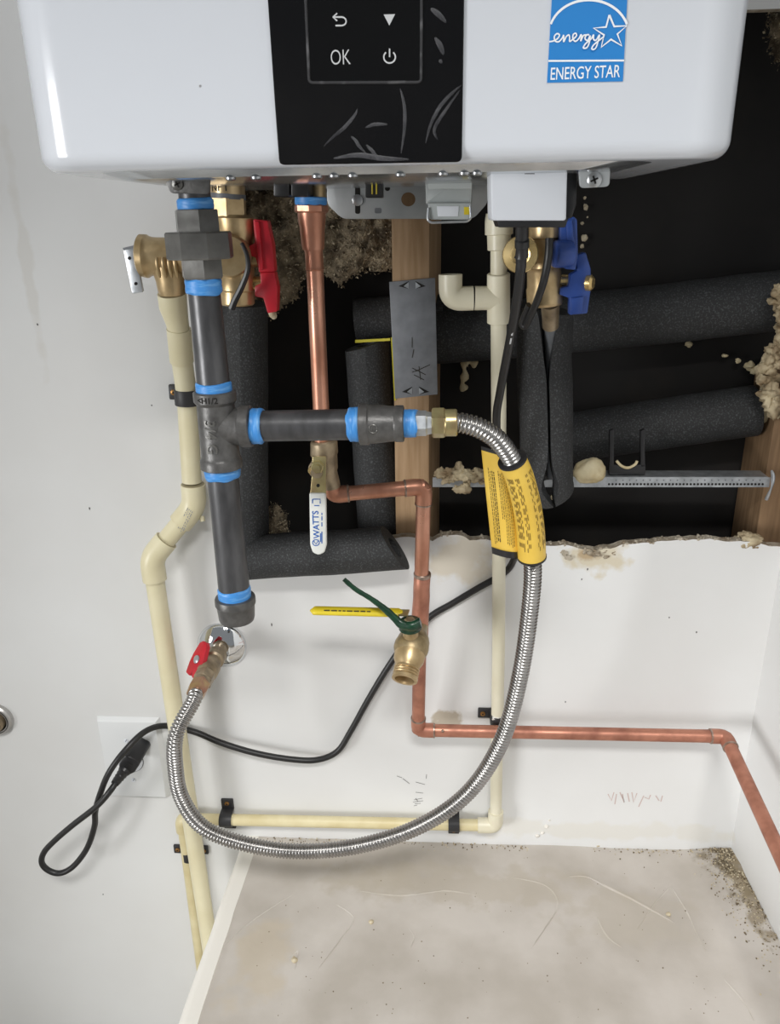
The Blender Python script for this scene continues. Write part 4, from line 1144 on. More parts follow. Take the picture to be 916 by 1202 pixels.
drain = thing('drain_pipe', 'cream plastic drain pipe with two bends running down the left wall', 'pipe', P(246, 1110, .06))
seg_('adapter', [(202, 344, .054, 34), (203.5, 360, .051, 33), (208, 378, .046, 27), (210, 388, .043, 25)], 'cpvc', drain)
seg_('coupling', [(210, 386, .043, 28.5), (213.5, 424, .034, 28), (213.7, 426, .034, 25)], 'cpvc', drain)
dA, dC = .022, .03
c1 = P(228.5, 594, dA); c2 = P(178, 655, .038)
bot = P(251, 1140, .046)
t0 = P(213.5, 420, .034)
RP = .0112
mb = MB(); mb.tube([t0, P(220, 470, .024), c1 + Vector((0, 0, .03))], RP, 24); obj('pipe', mb, 'cpvc', drain)
dirA = (c1 - P(220, 470, .024)).normalized(); dirB = (c2 - c1).normalized(); dirC = (bot - c2).normalized()
def elbow(name, c, d0, d1, L, r, mat, par, lip=.0012, fl=.010):
    pts = fillet([c - d0 * L, c, c + d1 * L], fl, 8)
    mb = MB(); mb.tube(pts, r, 26); return obj(name, mb, mat, par, angle=40)
elbow('elbow', c1, dirA, dirB, .027, .0140, 'cpvc', drain, fl=.012)
elbow('elbow', c2, dirB, dirC, .028, .0140, 'cpvc', drain, fl=.012)
for c, d_ in ((c1 - dirA * .027, dirA), (c2 - dirB * .028, dirB)):
    mb = MB(); mb.lathe(c, d_, [(-.0004, .0117), (.0002, .0136)], seg=26); obj('socket_seam', mb, 'cpvc_seam', drain)
mb = MB(); mb.tube([c1, c2], RP, 24); obj('pipe', mb, 'cpvc', drain)
mb = MB(); mb.tube([c2, bot, bot + dirC * .2], RP, 24); obj('pipe', mb, 'cpvc', drain)
pc = c1 + dirB * .005; up_ = -dirB; 
upv = dirB.cross(FRONT).normalized(); upv = upv if upv.x < 0 else -upv
mb = MB()
rn = random.Random(8)
for row in range(4):
    f = -.012
    while f < .014:
        L = rn.uniform(.0012, .004)
        base = c1 + dirB * .012 + FRONT * .01405 + upv * (-.001 + row * .0022 - .004) + dirB * 0
        lx = (dirB * .75 + Vector((0, 0, -.35)))
        a = base + lx * f; mb.strip([a, a + lx * L], .0009, FRONT); f += L + .0012
obj('printed_marking', mb, 'print_grey', drain, kind='stuff')
mb = MB(); mb.lathe(P(237, 606, .022), (0.2, -.3, -1), [(0, .003), (.006, .003)], seg=12); obj('mould_stub', mb, 'cpvc', drain)

# ------------------------------------------------------------------ half-inch condensate pipe
R2 = .0078
cond = thing('condensate_pipe', 'thin cream plastic condensate pipe dropping from the heater to the floor', 'pipe', P(584, 975, .015))
dtop, dlo = .09, .014
ctop = P(586, 268, dtop); celb = P(582, 969, dlo); chL = P(214, 961, dlo)
tee_c = P(585.5, 350, dtop - .006)
ymid = P(586, 640, .022)
mb = MB(); mb.tube([ctop, tee_c, ymid, P(585.5, 760, dlo + .002), celb], R2, 20); obj('pipe', mb, 'cpvc_white', cond)
seg_('adapter', [(586, 250, dtop, 31), (586, 259, dtop, 33), (586, 275, dtop, 33), (586, 276, dtop, 28), (586, 293, dtop, 27), (586, 294, dtop, 24)], 'cpvc_white', cond)
seg_('tee', [(585.5, 321, dtop - .003, 25), (585.5, 322, dtop - .003, 27), (585.5, 378, dtop - .010, 27), (585.5, 379, dtop - .010, 24)], 'cpvc_white', cond)
mb = MB(); q = P(557.5, 350, dtop - .006); mb.rings([(tee_c, 13.5 * S(570, 350, dtop)), (q, 14 * S(570, 350, dtop))]); obj('tee_branch', mb, 'cpvc_white', cond)
mb = MB(); q2 = P(556, 350, dtop - .006); rr_ = 14 * S(540, 350, dtop)
mb.tube(fillet([q2, P(529, 351, dtop - .006), P(529, 322, dtop - .006)], .012, 8), rr_, 26, cap=False)
mb.lathe(P(529, 322, dtop - .006), (0, 0, -1), [(0, rr_), (0, rr_ * .8), (.02, rr_ * .78)], seg=26, cap0=False)
obj('open_elbow', mb, 'cpvc_white', cond)
mb = MB(); mb.lathe((q + q2) / 2, (1, 0, 0), [(-.0009, rr_ * .9), (.0009, rr_ * .9)], seg=24); obj('socket_seam', mb, 'dark_hole', cond)
mb = MB(); mb.tube([celb, chL], R2, 20); obj('pipe', mb, 'cpvc_old', cond)
elbow('elbow', celb, (celb - P(585.5, 760, dlo + .002)).normalized(), (chL - celb).normalized(), .024, .0102, 'cpvc_white', cond, fl=.009)
dn = P(238, 1145, .010)
elbow('elbow', chL, (chL - celb).normalized(), (dn - chL).normalized(), .02, .0102, 'cpvc_old', cond, fl=.009)
mb = MB(); mb.tube([chL, dn, dn + Vector((.0, 0, -.2))], R2, 20); obj('pipe', mb, 'cpvc_old', cond)
mb = MB(); mb.ball(P(583, 842, .02), .006, .004, .0035, 10, 7, .6, 300); obj('glue_smear', mb, 'bead_paint', cond)

# ------------------------------------------------------------------ pipe clamps
def clamp(label, c, along, rp, tabs, wid, tabL, d):
    """strap over a pipe; along = pipe direction, tabs = list of side signs"""
    along = Vector(along).normalized(); c = Vector(c); sdv = along.cross(FRONT).normalized()
    t = thing('pipe_clamp', label, 'pipe clamp', Vector((c.x, c.y, c.z - .01)), 'black pipe clamps')
    mb = MB(); n_ = 12; ro = rp + .0022; ri = rp + .0003
    prof = [(math.cos(math.pi * k / n_), math.sin(math.pi * k / n_)) for k in range(n_ + 1)]
    po = [c + sdv * (ro * a) + FRONT * (ro * b) for a, b in prof]; pi_ = [c + sdv * (ri * a) + FRONT * (ri * b) for a, b in prof]
    wallv = c.copy(); 
    po = [Vector((po[0].x, -.0005, po[0].z))] + po + [Vector((po[-1].x, -.0005, po[-1].z))]
    pi_ = [Vector((pi_[0].x, -.0005, pi_[0].z))] + pi_ + [Vector((pi_[-1].x, -.0005, pi_[-1].z))]
    poly = po + pi_[::-1]
    m_ = len(po)
    for s_ in (-.5, .5):
        for p in po + pi_: mb.v.append(p + along * wid * s_)
    T2 = 2 * m_
    for i in range(m_ - 1):
        mb.f += [(i, i + 1, T2 + i + 1, T2 + i), (m_ + i, T2 + m_ + i, T2 + m_ + i + 1, m_ + i + 1), (i, m_ + i, m_ + i + 1, i + 1), (T2 + i, T2 + i + 1, T2 + m_ + i + 1, T2 + m_ + i)]
    mb.f += [(0, T2, T2 + m_, m_), (m_ - 1, 2 * m_ - 1, T2 + 2 * m_ - 1, T2 + m_ - 1)]
    obj('strap', mb, 'clamp_black', t, bevel=.0003)
    for s_ in tabs:
        tc = Vector((c.x, -.002, c.z)) + sdv * s_ * (ro + tabL / 2 - .001)
        mb = MB(); mb.box(tc, tabL, .004, wid, ux=sdv, uz=along); tb = obj('tab', mb, 'clamp_black', t, bevel=.0012)
        mb = MB(); sc_ = tc + sdv * s_ * tabL * .12 + FRONT * .002; mb.lathe(sc_, FRONT, [(0, .0032), (.0012, .0032), (.0018, .0018)], seg=14); sw = obj('screw', mb, 'screw_brass', tb)
        mb = MB(); mb.lathe(sc_ + FRONT * .0018, FRONT, [(0, .0011), (.0002, .0011)], seg=8); obj('screw_slot', mb, 'dark_hole', sw)
ddir = Vector((0, 0, 1))
clamp('black pipe clamp on the drain pipe left of the gas tee', P(219.8, 466, .025), (P(218, 440, .025) - P(221.6, 490, .025)), .0115, (-1, 1), .017, .015, 0)
clamp('black pipe clamp on the level condensate pipe near its left end', P(266, 962, dlo), chL - celb, R2, (-1, 1), .017, .016, 0)
clamp('black pipe clamp on the level condensate pipe beside the floor elbow', P(533, 967.5, dlo), chL - celb, R2, (-1, 1), .015, .017, 0)
clamp('black pipe clamp behind the low copper pipe on the upright condensate pipe', P(585, 844, dlo + .001), (0, 0, 1), R2, (-1, 1), .014, .016, 0)
clamp('lowest black pipe clamp behind the drain pipe at the left', P(222, 1003, .012), (chL - dn), R2, (-1, 1), .014, .016, 0)

# ================================================================== hot side service valve (red handles)
hv = thing('hot_service_valve', 'brass service valve with red handles behind the gas union', 'valve', P(278, 356, .10))
dh = .125
seg_('inlet_neck', [(267, 196, dh, 40), (267.5, 228, dh, 40)], 'brass', hv)
text_cyl('cast_marking', 'NPT', P(267.3, 220, dh), (0, 0, 1), 20 * S(267, 220, dh), .0065, 'dark_hole', hv, along=False, extrude=.0003, turn=-.25)
seg_('seal_ring', [(268, 227.5, dh, 41), (268, 233.5, dh, 41)], 'grey_pvc', hv)
seg_('hex_nut', [(268, 233, dh, 44), (269, 254, dh, 44)], 'brass', hv, seg=6, rot=.4, angle=25)
seg_('body', [(274, 252, dh, 40), (276, 256, dh, 48), (278, 274, dh, 46), (279, 282, dh, 38), (279, 325, dh, 40), (279, 328, dh, 43), (279, 340, dh, 43), (279, 342, dh, 40), (279, 356, dh, 40), (279, 358, dh, 36)], 'brass', hv)
pc_ = P(272, 300, dh + .012); rk = 24 * S(272, 300, dh + .02)
mb = MB(); mb.lathe(pc_, Vector((.1, -1, 0)), [(0, rk), (.012, rk), (.014, rk * .92)], seg=28); obj('service_port', mb, 'brass', hv)
mb = MB(); mb.lathe(P(279, 302, dh), (1, 0, 0), [(0, .009), (.026, .009)], seg=18); obj('stem', mb, 'brass', hv)
mb = MB(); mb.lathe(P(279, 333, dh), (1, 0, 0), [(0, .0065), (.030, .0065)], seg=18); obj('stem', mb, 'brass_bright', hv)
def lever(px, d, th, mat, par, name='handle'):
    mb = MB(); mb.prism([P(x, y, d) for x, y in px], (0, th, 0)); return obj(name, mb, mat, par, bevel=.0012)
h1 = lever([(297, 257), (314, 259), (320, 288), (322.5, 319), (304, 320), (300, 302), (291, 300), (292, 289), (299, 285)], dh + .013, .014, 'red', hv)
mb = MB(); mb.prism([P(x, y, dh + .016) for x, y in ((298, 259), (304, 260), (309, 316), (304, 318))], (0, .004, 0)); obj('handle_rib', mb, 'red', h1, bevel=.0008)
h2 = lever([(305, 320), (322, 319), (326, 338), (325, 366), (314, 368), (309, 350), (299, 348), (299, 336), (306, 333)], dh + .012, .014, 'red', hv)
mb = MB(); mb.ball(P(320, 369, dh), .0035, .003, .004, 10, 7, .4, 200); obj('chipped_end', mb, 'dirt_pale', h2)
mb = MB(); mb.tube(smooth([P(284, 286, .15), P(290, 300, .154), P(291, 316, .156), P(285, 334, .154), P(276, 352, .15), P(272, 362, .148)], 6), [.0019 + .0014 * (k / 30) for k in range(31)], 8)
obj('cable_tie', mb, 'black_plastic', label='black cable tie looped round the red-handled valve', cat='cable tie')

# ================================================================== cold side service valve (blue handles)
cv = thing('cold_service_valve', 'brass service valve with blue handles under the white junction box', 'valve', P(645, 384, .10))
dc = .115
seg_('inlet_neck', [(642, 200, dc, 34), (642, 262, dc, 34), (641, 264, dc, 40), (641, 279, dc, 40), (641, 281, dc, 34), (640, 318, dc, 34)], 'brass', cv)
seg_('body', [(639, 314, dc, 36), (639, 318, dc, 40), (639, 336, dc, 40), (639, 338, dc, 42), (640, 356, dc, 42), (641, 359, dc, 36)], 'brass', cv)
seg_('outlet', [(646, 356, dc - .02, 22), (646.5, 372, dc - .03, 20), (646.5, 383, dc - .036, 19)], 'brass_old', cv)
seg_('grey_pipe', [(646.5, 382, .066, 16), (648, 400, .060, 17), (649, 430, .056, 16), (650, 560, .045, 15)], 'grey_pvc', cv)
pk = P(614, 297, dc + .035); rk = 21 * S(614, 297, dc + .035)
axk = Vector((-.16, -1, .0)).normalized(); fk = P(611, 299, dc + .040) - axk * .041
mb = MB(); mb.lathe(fk, axk, [(0, rk * .72), (.02, rk * .72), (.021, rk * .88), (.0225, rk * .88), (.0235, rk * .8), (.025, rk * .88), (.0265, rk * .8), (.028, rk * .88), (.030, rk * .75)], seg=28); obj('drain_port', mb, 'brass', cv, angle=25)
mb = MB(); mb.lathe(fk, axk, [(.029, rk * .9), (.030, rk), (.040, rk), (.041, rk * .95), (.042, rk * .55), (.041, rk * .4)], seg=32); obj('port_cap', mb, 'brass_bright', cv, angle=25)
mb = MB(); mb.lathe(P(645, 300, dc + .01), (1, 0, 0), [(0, .008), (.02, .008)], seg=18); obj('stem', mb, 'brass', cv)
b1 = lever([(658, 262), (674, 254), (678, 258), (679, 300), (676, 317), (664, 316), (660, 300), (657, 286)], dc + .020, .014, 'blue', cv)
mb = MB(); cc = P(652, 298, dc + .022); rk2 = 15.5 * S(652, 298, dc + .022)
mb.lathe(P(664, 298, dc + .020), Vector((-1, -.35, 0)), [(-.004, rk2), (.009, rk2), (.011, rk2 * .9), (.012, rk2 * .6)], seg=24); obj('handle_hub', mb, 'blue', b1)
mb = MB(); mb.prism([P(x, y, dc + .0225) for x, y in ((665, 260), (672, 257), (676, 298), (667, 299))], (0, .003, 0)); obj('handle_rib', mb, 'blue', b1, bevel=.0008)
mb = MB(); mb.lathe(P(652, 330, dc), (1, 0, 0), [(0, .006), (.022, .006)], seg=18); obj('stem', mb, 'brass_bright', cv)
b2 = lever([(676, 300), (688, 296), (694, 316), (694, 340), (690, 368), (669, 370), (669, 350), (657, 346), (658, 338), (668, 336), (670, 322), (678, 318)], dc + .014, .013, 'blue', cv)
mb = MB(); mb.prism([P(x, y, dc + .017) for x, y in ((671, 350), (686, 348), (684, 368), (670, 369))], (0, .004, 0)); obj('handle_rib', mb, 'blue', b2, bevel=.0008)
mb = MB(); mb.lathe(P(689, 332, dc + .012), Vector((1, -.5, 0)), [(0, .007), (.004, .007), (.006, .005)], seg=18); obj('handle_nut', mb, 'brass_bright', b2)
mb = MB()
for xo in (0,):
    mb.tube(smooth([P(645, 280, .155), P(644, 300, .157), P(639, 328, .152), P(630, 355, .136), P(619, 379, .118), P(616, 383, .115), P(614, 378, .114), P(622, 358, .125)], 6), .0034, 10)
obj('cable_loop', mb, 'cord_black', label='short black cable loop hanging in front of the blue-handled valve', cat='cable')
# spray-foam specks hanging right of the valve
SPK = ('second from the top', 'second from the bottom', 'topmost', 'third from the bottom', 'third from the top', 'lowest')
for k, (x, y, r_) in enumerate(((688, 243, .0035), (686, 279, .0035), (687, 232, .0016), (684, 262, .002), (690, 255, .0012), (683, 289, .0025))):
    mb = MB(); mb.ball(P(x, y, -.105), r_, r_ * .7, r_, 9, 6, .6, 300, k)
    obj('plaster_speck', mb, 'dirt_pale', label=SPK[k] + ' of the six white specks right of the blue handles', cat='speck', group='white specks right of the blue handles')

# ================================================================== copper riser and ball valve
rs = thing('copper_riser', 'bright copper pipe dropping from the heater to the ball valve', 'pipe', P(379, 525, .095))
dr0, dr1 = .105, .092
seg_('thread_tape', [(365, 231, dr0, 36), (365, 232, dr0, 38), (365, 239, dr0, 38), (365, 241, dr0, 36)], 'tape_blue', rs)
seg_('adapter_nut', [(365.5, 240, dr0, 37), (365.5, 241.5, dr0, 40), (365.7, 248, dr0, 40), (365.7, 250, dr0, 36)], 'copper', rs, seg=8)
seg_('adapter', [(366, 249, dr0, 34), (366.3, 262, dr0, 32), (366.6, 266, dr0, 30), (367.5, 288, dr0, 27), (368, 293, dr0, 25)], 'copper', rs)
seg_('coupling', [(368, 291, dr0, 21), (368.2, 293, dr0, 23), (368.4, 295, dr0, 21.5), (369.5, 314, dr0, 21.5), (369.8, 316, dr0, 23), (370, 318, dr0, 19)], 'copper', rs)
mb = MB(); mb.tube([P(369, 300, dr0), P(379, 525, dr1)], .0081, 22); obj('pipe', mb, 'copper', rs)
bv = thing('ball_valve', 'brass ball valve with white-gripped lever below the copper riser', 'valve', P(385, 566, dr1))
seg_('body', [(380, 516, dr1, 28), (380.2, 518, dr1, 32), (380.8, 532, dr1, 33), (381.2, 535, dr1, 30), (382, 550, dr1, 30), (383.5, 554, dr1, 25), (388, 566, dr1 - .002, 22), (389, 572, dr1 - .002, 22)], 'brass_old', bv)
mb = MB(); mb.lathe(P(376, 546, dr1), FRONT, [(0, .010), (.016, .010), (.018, .008), (.026, .006)], seg=18); obj('stem', mb, 'brass_old', bv)
dl = dr1 + .024
mb = MB(); mb.prism([P(x, y, dl) for x, y in rpoly([(367, 536), (383, 536), (382.5, 560), (383, 582), (364, 582), (366, 560)], 1.5)], (0, .0025, 0)); lvr = obj('lever', mb, 'zinc_yellow', bv, bevel=.0005)
disc(373.5, 570, 2.0, dl + .0003, 'dark_hole', 'lever_hole', lvr)
mb = MB(); mb.lathe(P(373, 547.5, dl), FRONT, [(0, .0068), (.004, .0068), (.005, .0058)], seg=6, rot=.2); obj('lever_nut', mb, 'zinc_yellow', lvr, angle=25)
mb = MB(); mb.lathe(P(373, 547.5, dl), FRONT, [(.0045, .0035), (.007, .0035)], seg=14); obj('lever_bolt', mb, 'zinc_yellow', lvr)
mb = MB(); mb.lathe(P(367, 551, dl - .004), FRONT, [(0, .004), (.005, .004)], seg=14); obj('lever_stop', mb, 'brass_bright', lvr)
mb = MB(); mb.prism([P(x, y, dl + .002) for x, y in rpoly([(363, 579), (382.5, 579), (383.5, 640), (381, 649), (374, 652), (367, 649), (364, 640)], 2.5)], (0, .0065, 0)); gp = obj('grip', mb, 'grip_white', lvr, bevel=.0016, segs=3)
text('lettering', 'WATTS', P(371, 616, dl + .0022), U_, -R_, 7.5 * S(371, 616, dl), 'print_blue', gp, .0002, sx=1.0, bold=.012)
strokes('emblem', [arc(371, 637, 4, 3.6, 0, 360, 14), [(368.5, 635), (371, 639), (373.5, 635)]], .0009, dl + .0023, 'print_blue', gp)
strokes('lettering', [[(378, 602), (378, 604.5)], [(378, 606), (378, 611)], [(378, 613), (378, 618)], [(378, 624), (378, 638)], [(376.5, 626), (376.5, 636)], [(367, 586), (376, 586), (376, 591), (376, 591)], [(367, 586), (367, 591)], [(369, 593.5), (375, 593.5)]], .0010, dl + .0023, 'print_blue', gp)

# ================================================================== lower copper line
cl = thing('copper_pipe', 'long copper pipe bending down the wall and away along the right wall', 'pipe', P(492, 857, .04))
RC = .0080
cA = P(391, 581, .088); cB = P(498, 571, .075); cC = P(491, 857, .034); cD = P(852, 864.5, .034)
XRp = XR
# along the right wall, level, parallel to it
rv_ = ray(911, 992); pn_ = Vector((dr.y, -dr.x, 0))          # upright plane through the corner, parallel to the right wall
tgt = CAM + rv_ * ((cD - CAM).dot(pn_) / rv_.dot(pn_))
dE_ = ((tgt - cD).normalized() * .6 + (PZ(911, 992, cD.z) - cD).normalized() * .4).normalized()
cEnd = cD + dE_ * .55
mid = P(493.5, 726, .062)
def cpipe(a, b, mat='copper_old', r=RC):
    mb = MB(); mb.tube([a, b], r, 22); return obj('pipe', mb, mat, cl)
def cel(c, a, b, mat='copper', L=.020, r=.0091):
    d0 = (c - a).normalized(); d1 = (b - c).normalized()
    el_ = elbow('elbow', c, d0, d1, L, r, mat, cl, fl=.016)
    for q, dd in ((c - d0 * L, d0), (c + d1 * L, d1)):
        mb = MB(); mb.lathe(q, dd, [(-.0014, r * .9), (-.0008, r * 1.04), (.0008, r * 1.04), (.0014, r * .9)], seg=22); obj('solder_joint', mb, 'solder', el_)
up0 = P(388, 566, dr1 - .002)
cpipe(cA, cB, 'copper'); cpipe(cB, mid, 'copper'); cpipe(mid, cC); cpipe(cC, cD); cpipe(cD, cEnd)
cel(cA, up0, cB, L=.016); cel(cB, cA, mid); cel(cC, mid, cD, 'copper_old'); cel(cD, cC, cEnd, 'copper_old', L=.018)
mb = MB(); mb.rings([(P(496, 672, .066), .0082), (P(496, 674, .066), .0094), (P(495, 690, .064), .0093), (P(495, 700, .063), .0095), (P(493.5, 722, .062), .0098), (P(493, 745, .060), .0098), (P(492.5, 748, .060), .0082)], axis=(mid - cB)); obj('branch_fitting', mb, 'copper_old', cl)
mb = MB(); mb.rings([(P(496, 672, .066), .0088), (P(496, 673, .066), .0098), (P(496, 676, .066), .0098), (P(496, 677, .066), .0088)], axis=(mid - cB)); obj('solder_joint', mb, 'solder', cl)
mb = MB(); mb.ball(P(520, 858, .043), .002, .002, .002, 10, 7); obj('solder_drip', mb, 'solder', cl)
# hose bib
hb = thing('hose_bib', 'brass hose bib with yellow lever standing out from the copper pipe', 'tap', P(476, 805, .12))
b0 = P(493, 735, .062)
bc = P(483, 760, .105)
bout = P(474, 803, .140)
dO = (bout - bc).normalized()
mb = MB(); mb.tube(smooth([b0, b0.lerp(bc, .5), bc], 5), [.0098, .010, .0105, .011, .0125, .0145, .0165, .018, .0185, .0185, .017], 24); obj('inlet', mb, 'bronze_cast', hb)
mb = MB(); mb.ball(bc, .0195, .0185, .0185, 26, 16); obj('body', mb, 'bronze_cast', hb)
mb = MB(); mb.lathe(bc, dO, [(.004, .0175), (.016, .0165), (.022, .0135), (.024, .0128), (.0245, .0140), (.0262, .0140), (.027, .0130), (.0288, .0141), (.0300, .0130), (.0318, .0141), (.033, .0130), (.035, .0141), (.0385, .0141), (.0388, .0108), (.028, .0100), (.012, .006)], seg=32, cap1=True); obj('spout', mb, 'brass', hb, angle=28)
stp = P(482, 742, .108)
mb = MB(); mb.lathe(bc, (stp - bc).normalized(), [(.010, .0085), (.028, .0085), (.030, .0075)], seg=20); obj('stem', mb, 'brass', hb)
hub = bc + (stp - bc).normalized() * .030
hub0 = hub.copy(); hub = P(480, 719.5, .112)
ydir = (P(364, 716.5, .100) - hub).normalized()
ye = P(364, 716.5, .100)
mb = MB()
pts = [hub + (hub * 0), hub.lerp(ye, .22), hub.lerp(ye, .3), ye.lerp(hub, .02), ye]
mb.box(hub.lerp(ye, .16), (ye - hub).length * .32, .013, .0022, ux=ydir); lvb = obj('lever', mb, 'zinc_yellow', hb, bevel=.0005)
mb = MB(); n_ = 22
for i in range(n_ + 1):
    f = i / n_; c = hub.lerp(ye, .06 + .94 * f)
    w_ = .0068 * min(1, (f * 14) ** .5 + .5) * (1 if f < .94 else math.sqrt(max(.02, 1 - ((f - .94) / .06) ** 2)))
    u_ = Vector((0, 0, 1)); v_ = ydir.cross(u_).normalized()
    for k in range(16):
        a = 2 * math.pi * k / 16; mb.v.append(c + v_ * math.cos(a) * w_ * 1.05 + u_ * math.sin(a) * w_ * .62)
for i in range(n_):
    for k in range(16): mb.f.append((i * 16 + k, i * 16 + (k + 1) % 16, (i + 1) * 16 + (k + 1) % 16, (i + 1) * 16 + k))
mb.f.append(tuple(range(16))); mb.f.append(tuple(n_ * 16 + k for k in range(16)))
yg = obj('grip', mb, 'handle_yellow', lvb, angle=60)
mb = MB(); rn = random.Random(2); x = 383
while x < 432:
    L = rn.uniform(3, 7); a = hub.lerp(ye, (478 - x) / 112.0); b_ = hub.lerp(ye, (478 - x - L) / 112.0)
    up2 = Vector((0, -.0055, .0034)); mb.strip([a + up2, b_ + up2], .0014, Vector((0, -.6, .8))); x += L + 1.5
obj('printed_marking', mb, 'print_black', yg, kind='stuff')
# green tape tied round the hub
hub = hub0
gt = thing('green_tape', 'dark green plastic tape knotted round the yellow tap lever', 'tape', hub)
pts = smooth([P(404, 680, .125), P(418, 692, .125), P(436, 703, .125), P(452, 715, .124), P(464, 726, .124), P(472, 733, .126), P(484, 735, .128), P(494, 731, .124)], 6)
n_ = len(pts); mb = MB()
for i, p in enumerate(pts):
    f = i / (n_ - 1); tt = (pts[min(i + 1, n_ - 1)] - pts[max(i - 1, 0)]).normalized(); u_ = tt.cross(FRONT).normalized()
    ww = .0028 + .0046 * max(0, f - .3) ** .8 ; th = .0014 + .0035 * f
    for k in range(12):
        a = 2 * math.pi * k / 12
        mb.v.append(p + u_ * math.cos(a) * ww * (1 + .15 * noise.noise(p * 300)) + FRONT * math.sin(a) * th)
for i in range(n_ - 1):
    for k in range(12): mb.f.append((i * 12 + k, i * 12 + (k + 1) % 12, (i + 1) * 12 + (k + 1) % 12, (i + 1) * 12 + k))
mb.f.append(tuple(range(12))); mb.f.append(tuple((n_ - 1) * 12 + k for k in range(12)))
obj('tail', mb, 'tape_green', gt, angle=50)
mb = MB(); mb.lathe(hub - (stp - bc).normalized() * .004, (stp - bc), [(0, .0105), (.001, .0125), (.004, .0118), (.006, .0128), (.009, .0120), (.010, .0100)], seg=22); obj('wrap', mb, 'tape_green', gt, angle=60)
mb = MB(); mb.lathe(hub + (stp - bc).normalized() * .004, (stp - bc), [(0, .006), (.004, .006), (.005, .005)], seg=6); obj('lever_nut', mb, 'brass_old', hb, angle=25)

# ================================================================== power cord
pcd = thing('power_cord', 'black power cord running from the junction box down to the wall outlet', 'cord', P(70, 1025, .05))
seg_('strain_relief', [(613, 264, .240, 15), (613, 280, .236, 15), (613, 282, .236, 17), (613, 290, .234, 17), (613, 291, .234, 14), (613, 300, .231, 16), (612, 302, .231, 16), (612, 303, .23, 13), (612, 314, .228, 12)], 'black_plastic', pcd)
cp_ = [(612, 308, .228), (609, 340, .215), (603, 378, .19), (595, 420, .16), (587, 462, .13), (583, 492, .115), (586, 540, .09), (598, 600, .05), (606, 640, .03), (602, 660, .012), (590, 674, .006), (562, 690, .005), (530, 709, .0055), (505, 724, .006), (478, 752, .007), (455, 784, .008), (432, 822, .009), (412, 858, .010), (396, 882, .012), (372, 892, .014),
       (340, 891, .016), (300, 884, .016), (260, 872, .012), (228, 859, .0065), (194, 852, .009), (170, 859, .032), (147, 881, .056), (128, 907, .066), (118, 931, .064), (112, 952, .058), (111, 970, .052), (102, 996, .048), (86, 1017, .048), (70, 1025, .05), (56, 1021, .051), (49, 1012, .053), (52, 1000, .056), (65, 986, .06), (86, 968, .066), (113, 947, .072), (129, 929, .070), (137, 917, .060)]
pts = smooth([P(*q) for q in cp_], 8)
mb = MB(); mb.tube(pts, .0040, 14); obj('cable', mb, 'cord_black', pcd, angle=80)
mb = MB()
for (x, y, dd, x2, y2, d2) in ((609.5, 344, .2125, 608, 352, .2065), (607.5, 355, .206, 605.5, 366, .199), (603.5, 382, .188, 601, 394, .180), (600.4, 397, .1785, 599, 404, .173)):
    mb.strip([P(x, y, dd + .0048), P(x2, y2, d2 + .0048)], .0014, FRONT)
obj('printed_marking', mb, 'icon', pcd, kind='stuff')
pe = P(137, 917, .060); pw_ = P(146, 905, .044)
dpl = (pw_ - pe).normalized()
mb = MB(); mb.rings([(pe - dpl * .004, .0052), (pe + dpl * .002, .006), (pe + dpl * .004, .0056), (pe + dpl * .006, .0066), (pe + dpl * .008, .0060), (pe + dpl * .011, .0072), (pe + dpl * .013, .0066), (pw_, .0085)], seg=16); obj('plug_boot', mb, 'black_plastic', pcd)
q = [(-.012, .009), (-.004, .0135), (.012, .0135), (.016, .010), (.016, -.010), (.012, -.0135), (-.004, -.0135), (-.012, -.009)]
ptop = P(150, 900, .046); uu = Vector((.55, 0, .83)).normalized(); vv = uu.cross(FRONT).normalized()
mb = MB(); mb.prism([ptop + uu * a * .95 + vv * b * .85 for a, b in q], Vector((.002, .040, .002))); obj('plug', mb, 'black_plastic', pcd, bevel=.002)
mb = MB(); mb.box(ptop + FRONT * .0003, .014, .0012, .008, ux=uu, uz=-vv); obj('plug_face', mb, 'cord_black', pcd, bevel=.0004)

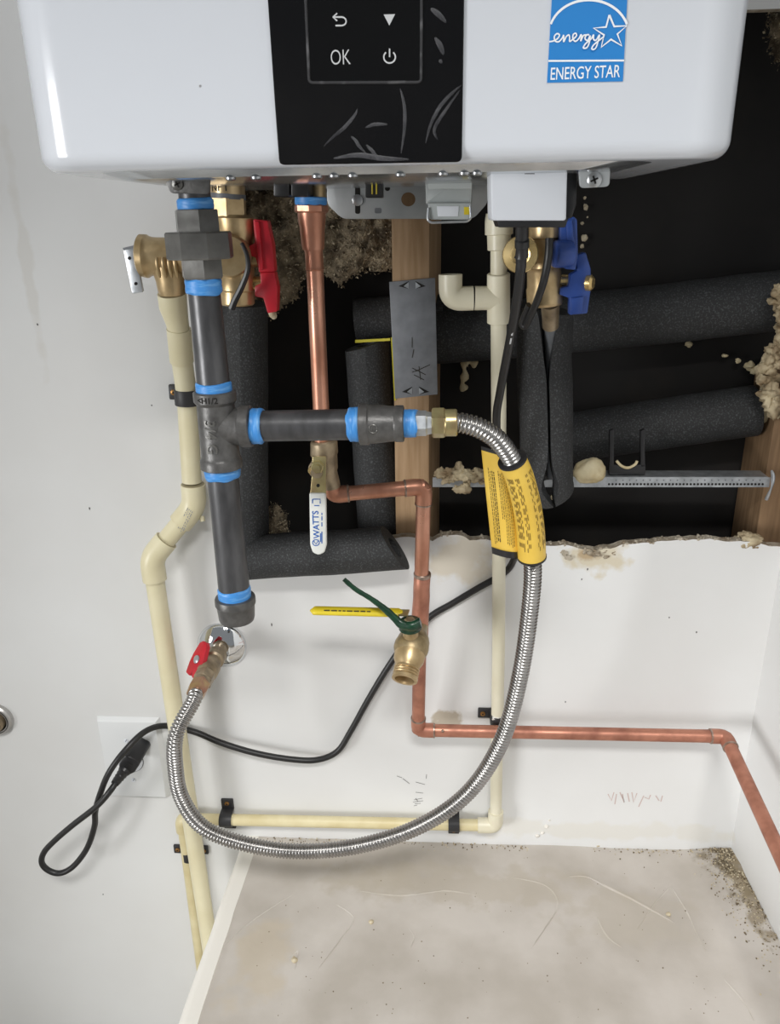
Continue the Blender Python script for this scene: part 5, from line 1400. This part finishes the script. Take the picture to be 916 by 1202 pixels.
# wall outlet
ol = thing('wall_outlet', 'square white wall outlet cover with single round socket at the left', 'outlet', P(160, 938, 0))
oc = [P(113, 843, .006), P(185, 845, .006), P(199.5, 936, .006), P(127, 937, .006)]
x0 = (oc[0].x + oc[3].x) / 2; x1 = (oc[1].x + oc[2].x) / 2; z1 = (oc[0].z + oc[1].z) / 2; z0 = (oc[2].z + oc[3].z) / 2
mb = MB(); i_ = .005
mb.hull8([Vector((x0, 0, z0)), Vector((x1, 0, z0)), Vector((x1, 0, z1)), Vector((x0, 0, z1)), Vector((x0 + i_ * .4, -.006, z0 + i_ * .4)), Vector((x1 - i_, -.006, z0 + i_ * .4)), Vector((x1 - i_, -.006, z1 - i_)), Vector((x0 + i_ * .4, -.006, z1 - i_))])
obj('cover_plate', mb, 'outlet_white', ol, bevel=.0006)
oc_ = P(153, 893, .006)
mb = MB(); mb.lathe(oc_, FRONT, [(-.001, .0175), (.0012, .0175), (.0018, .0165)], seg=32); sk = obj('socket', mb, 'white_plastic', ol)
mb = MB(); mb.lathe(oc_ + FRONT * -.0004, FRONT, [(0, .0186), (.0005, .0186)], seg=32); obj('socket_gap', mb, 'plate_grey', sk)
for x, y in ((148, 869.5), (157, 915.5)):
    mb = MB(); mb.lathe(P(x, y, .006), FRONT, [(0, .003), (.0012, .0026)], seg=14); s_ = obj('screw', mb, 'white_plastic', ol)
    mb = MB(); mb.box(P(x, y, .0073), .0042, .0004, .0008, ux=(.5, 0, .8)); obj('screw_slot', mb, 'plate_grey', s_)

# pipe sleeve cut by the left edge of the picture
t = thing('wall_sleeve', 'round metal sleeve in the wall at the left edge of the picture', 'sleeve', P(0, 862, .005))
c = P(-3, 843, 0); r_ = 20 * S(0, 843, 0)
mb = MB(); mb.lathe(c, FRONT, [(0, r_), (.006, r_), (.008, r_ * .92), (.008, r_ * .72), (-.0, r_ * .66)], seg=36, cap0=False, cap1=True); obj('collar', mb, 'ring_metal', t)
mb = MB(); mb.lathe(c, FRONT, [(.001, r_ * .62), (.012, r_ * .62), (.013, r_ * .5), (.006, r_ * .4)], seg=30); obj('pipe_end', mb, 'brass_old', t)
mb = MB(); mb.lathe(c, FRONT, [(.004, r_ * .82), (.0085, r_ * .82), (.0086, r_ * .78), (.004, r_ * .78)], seg=30); obj('gasket', mb, 'dark_hole', t)
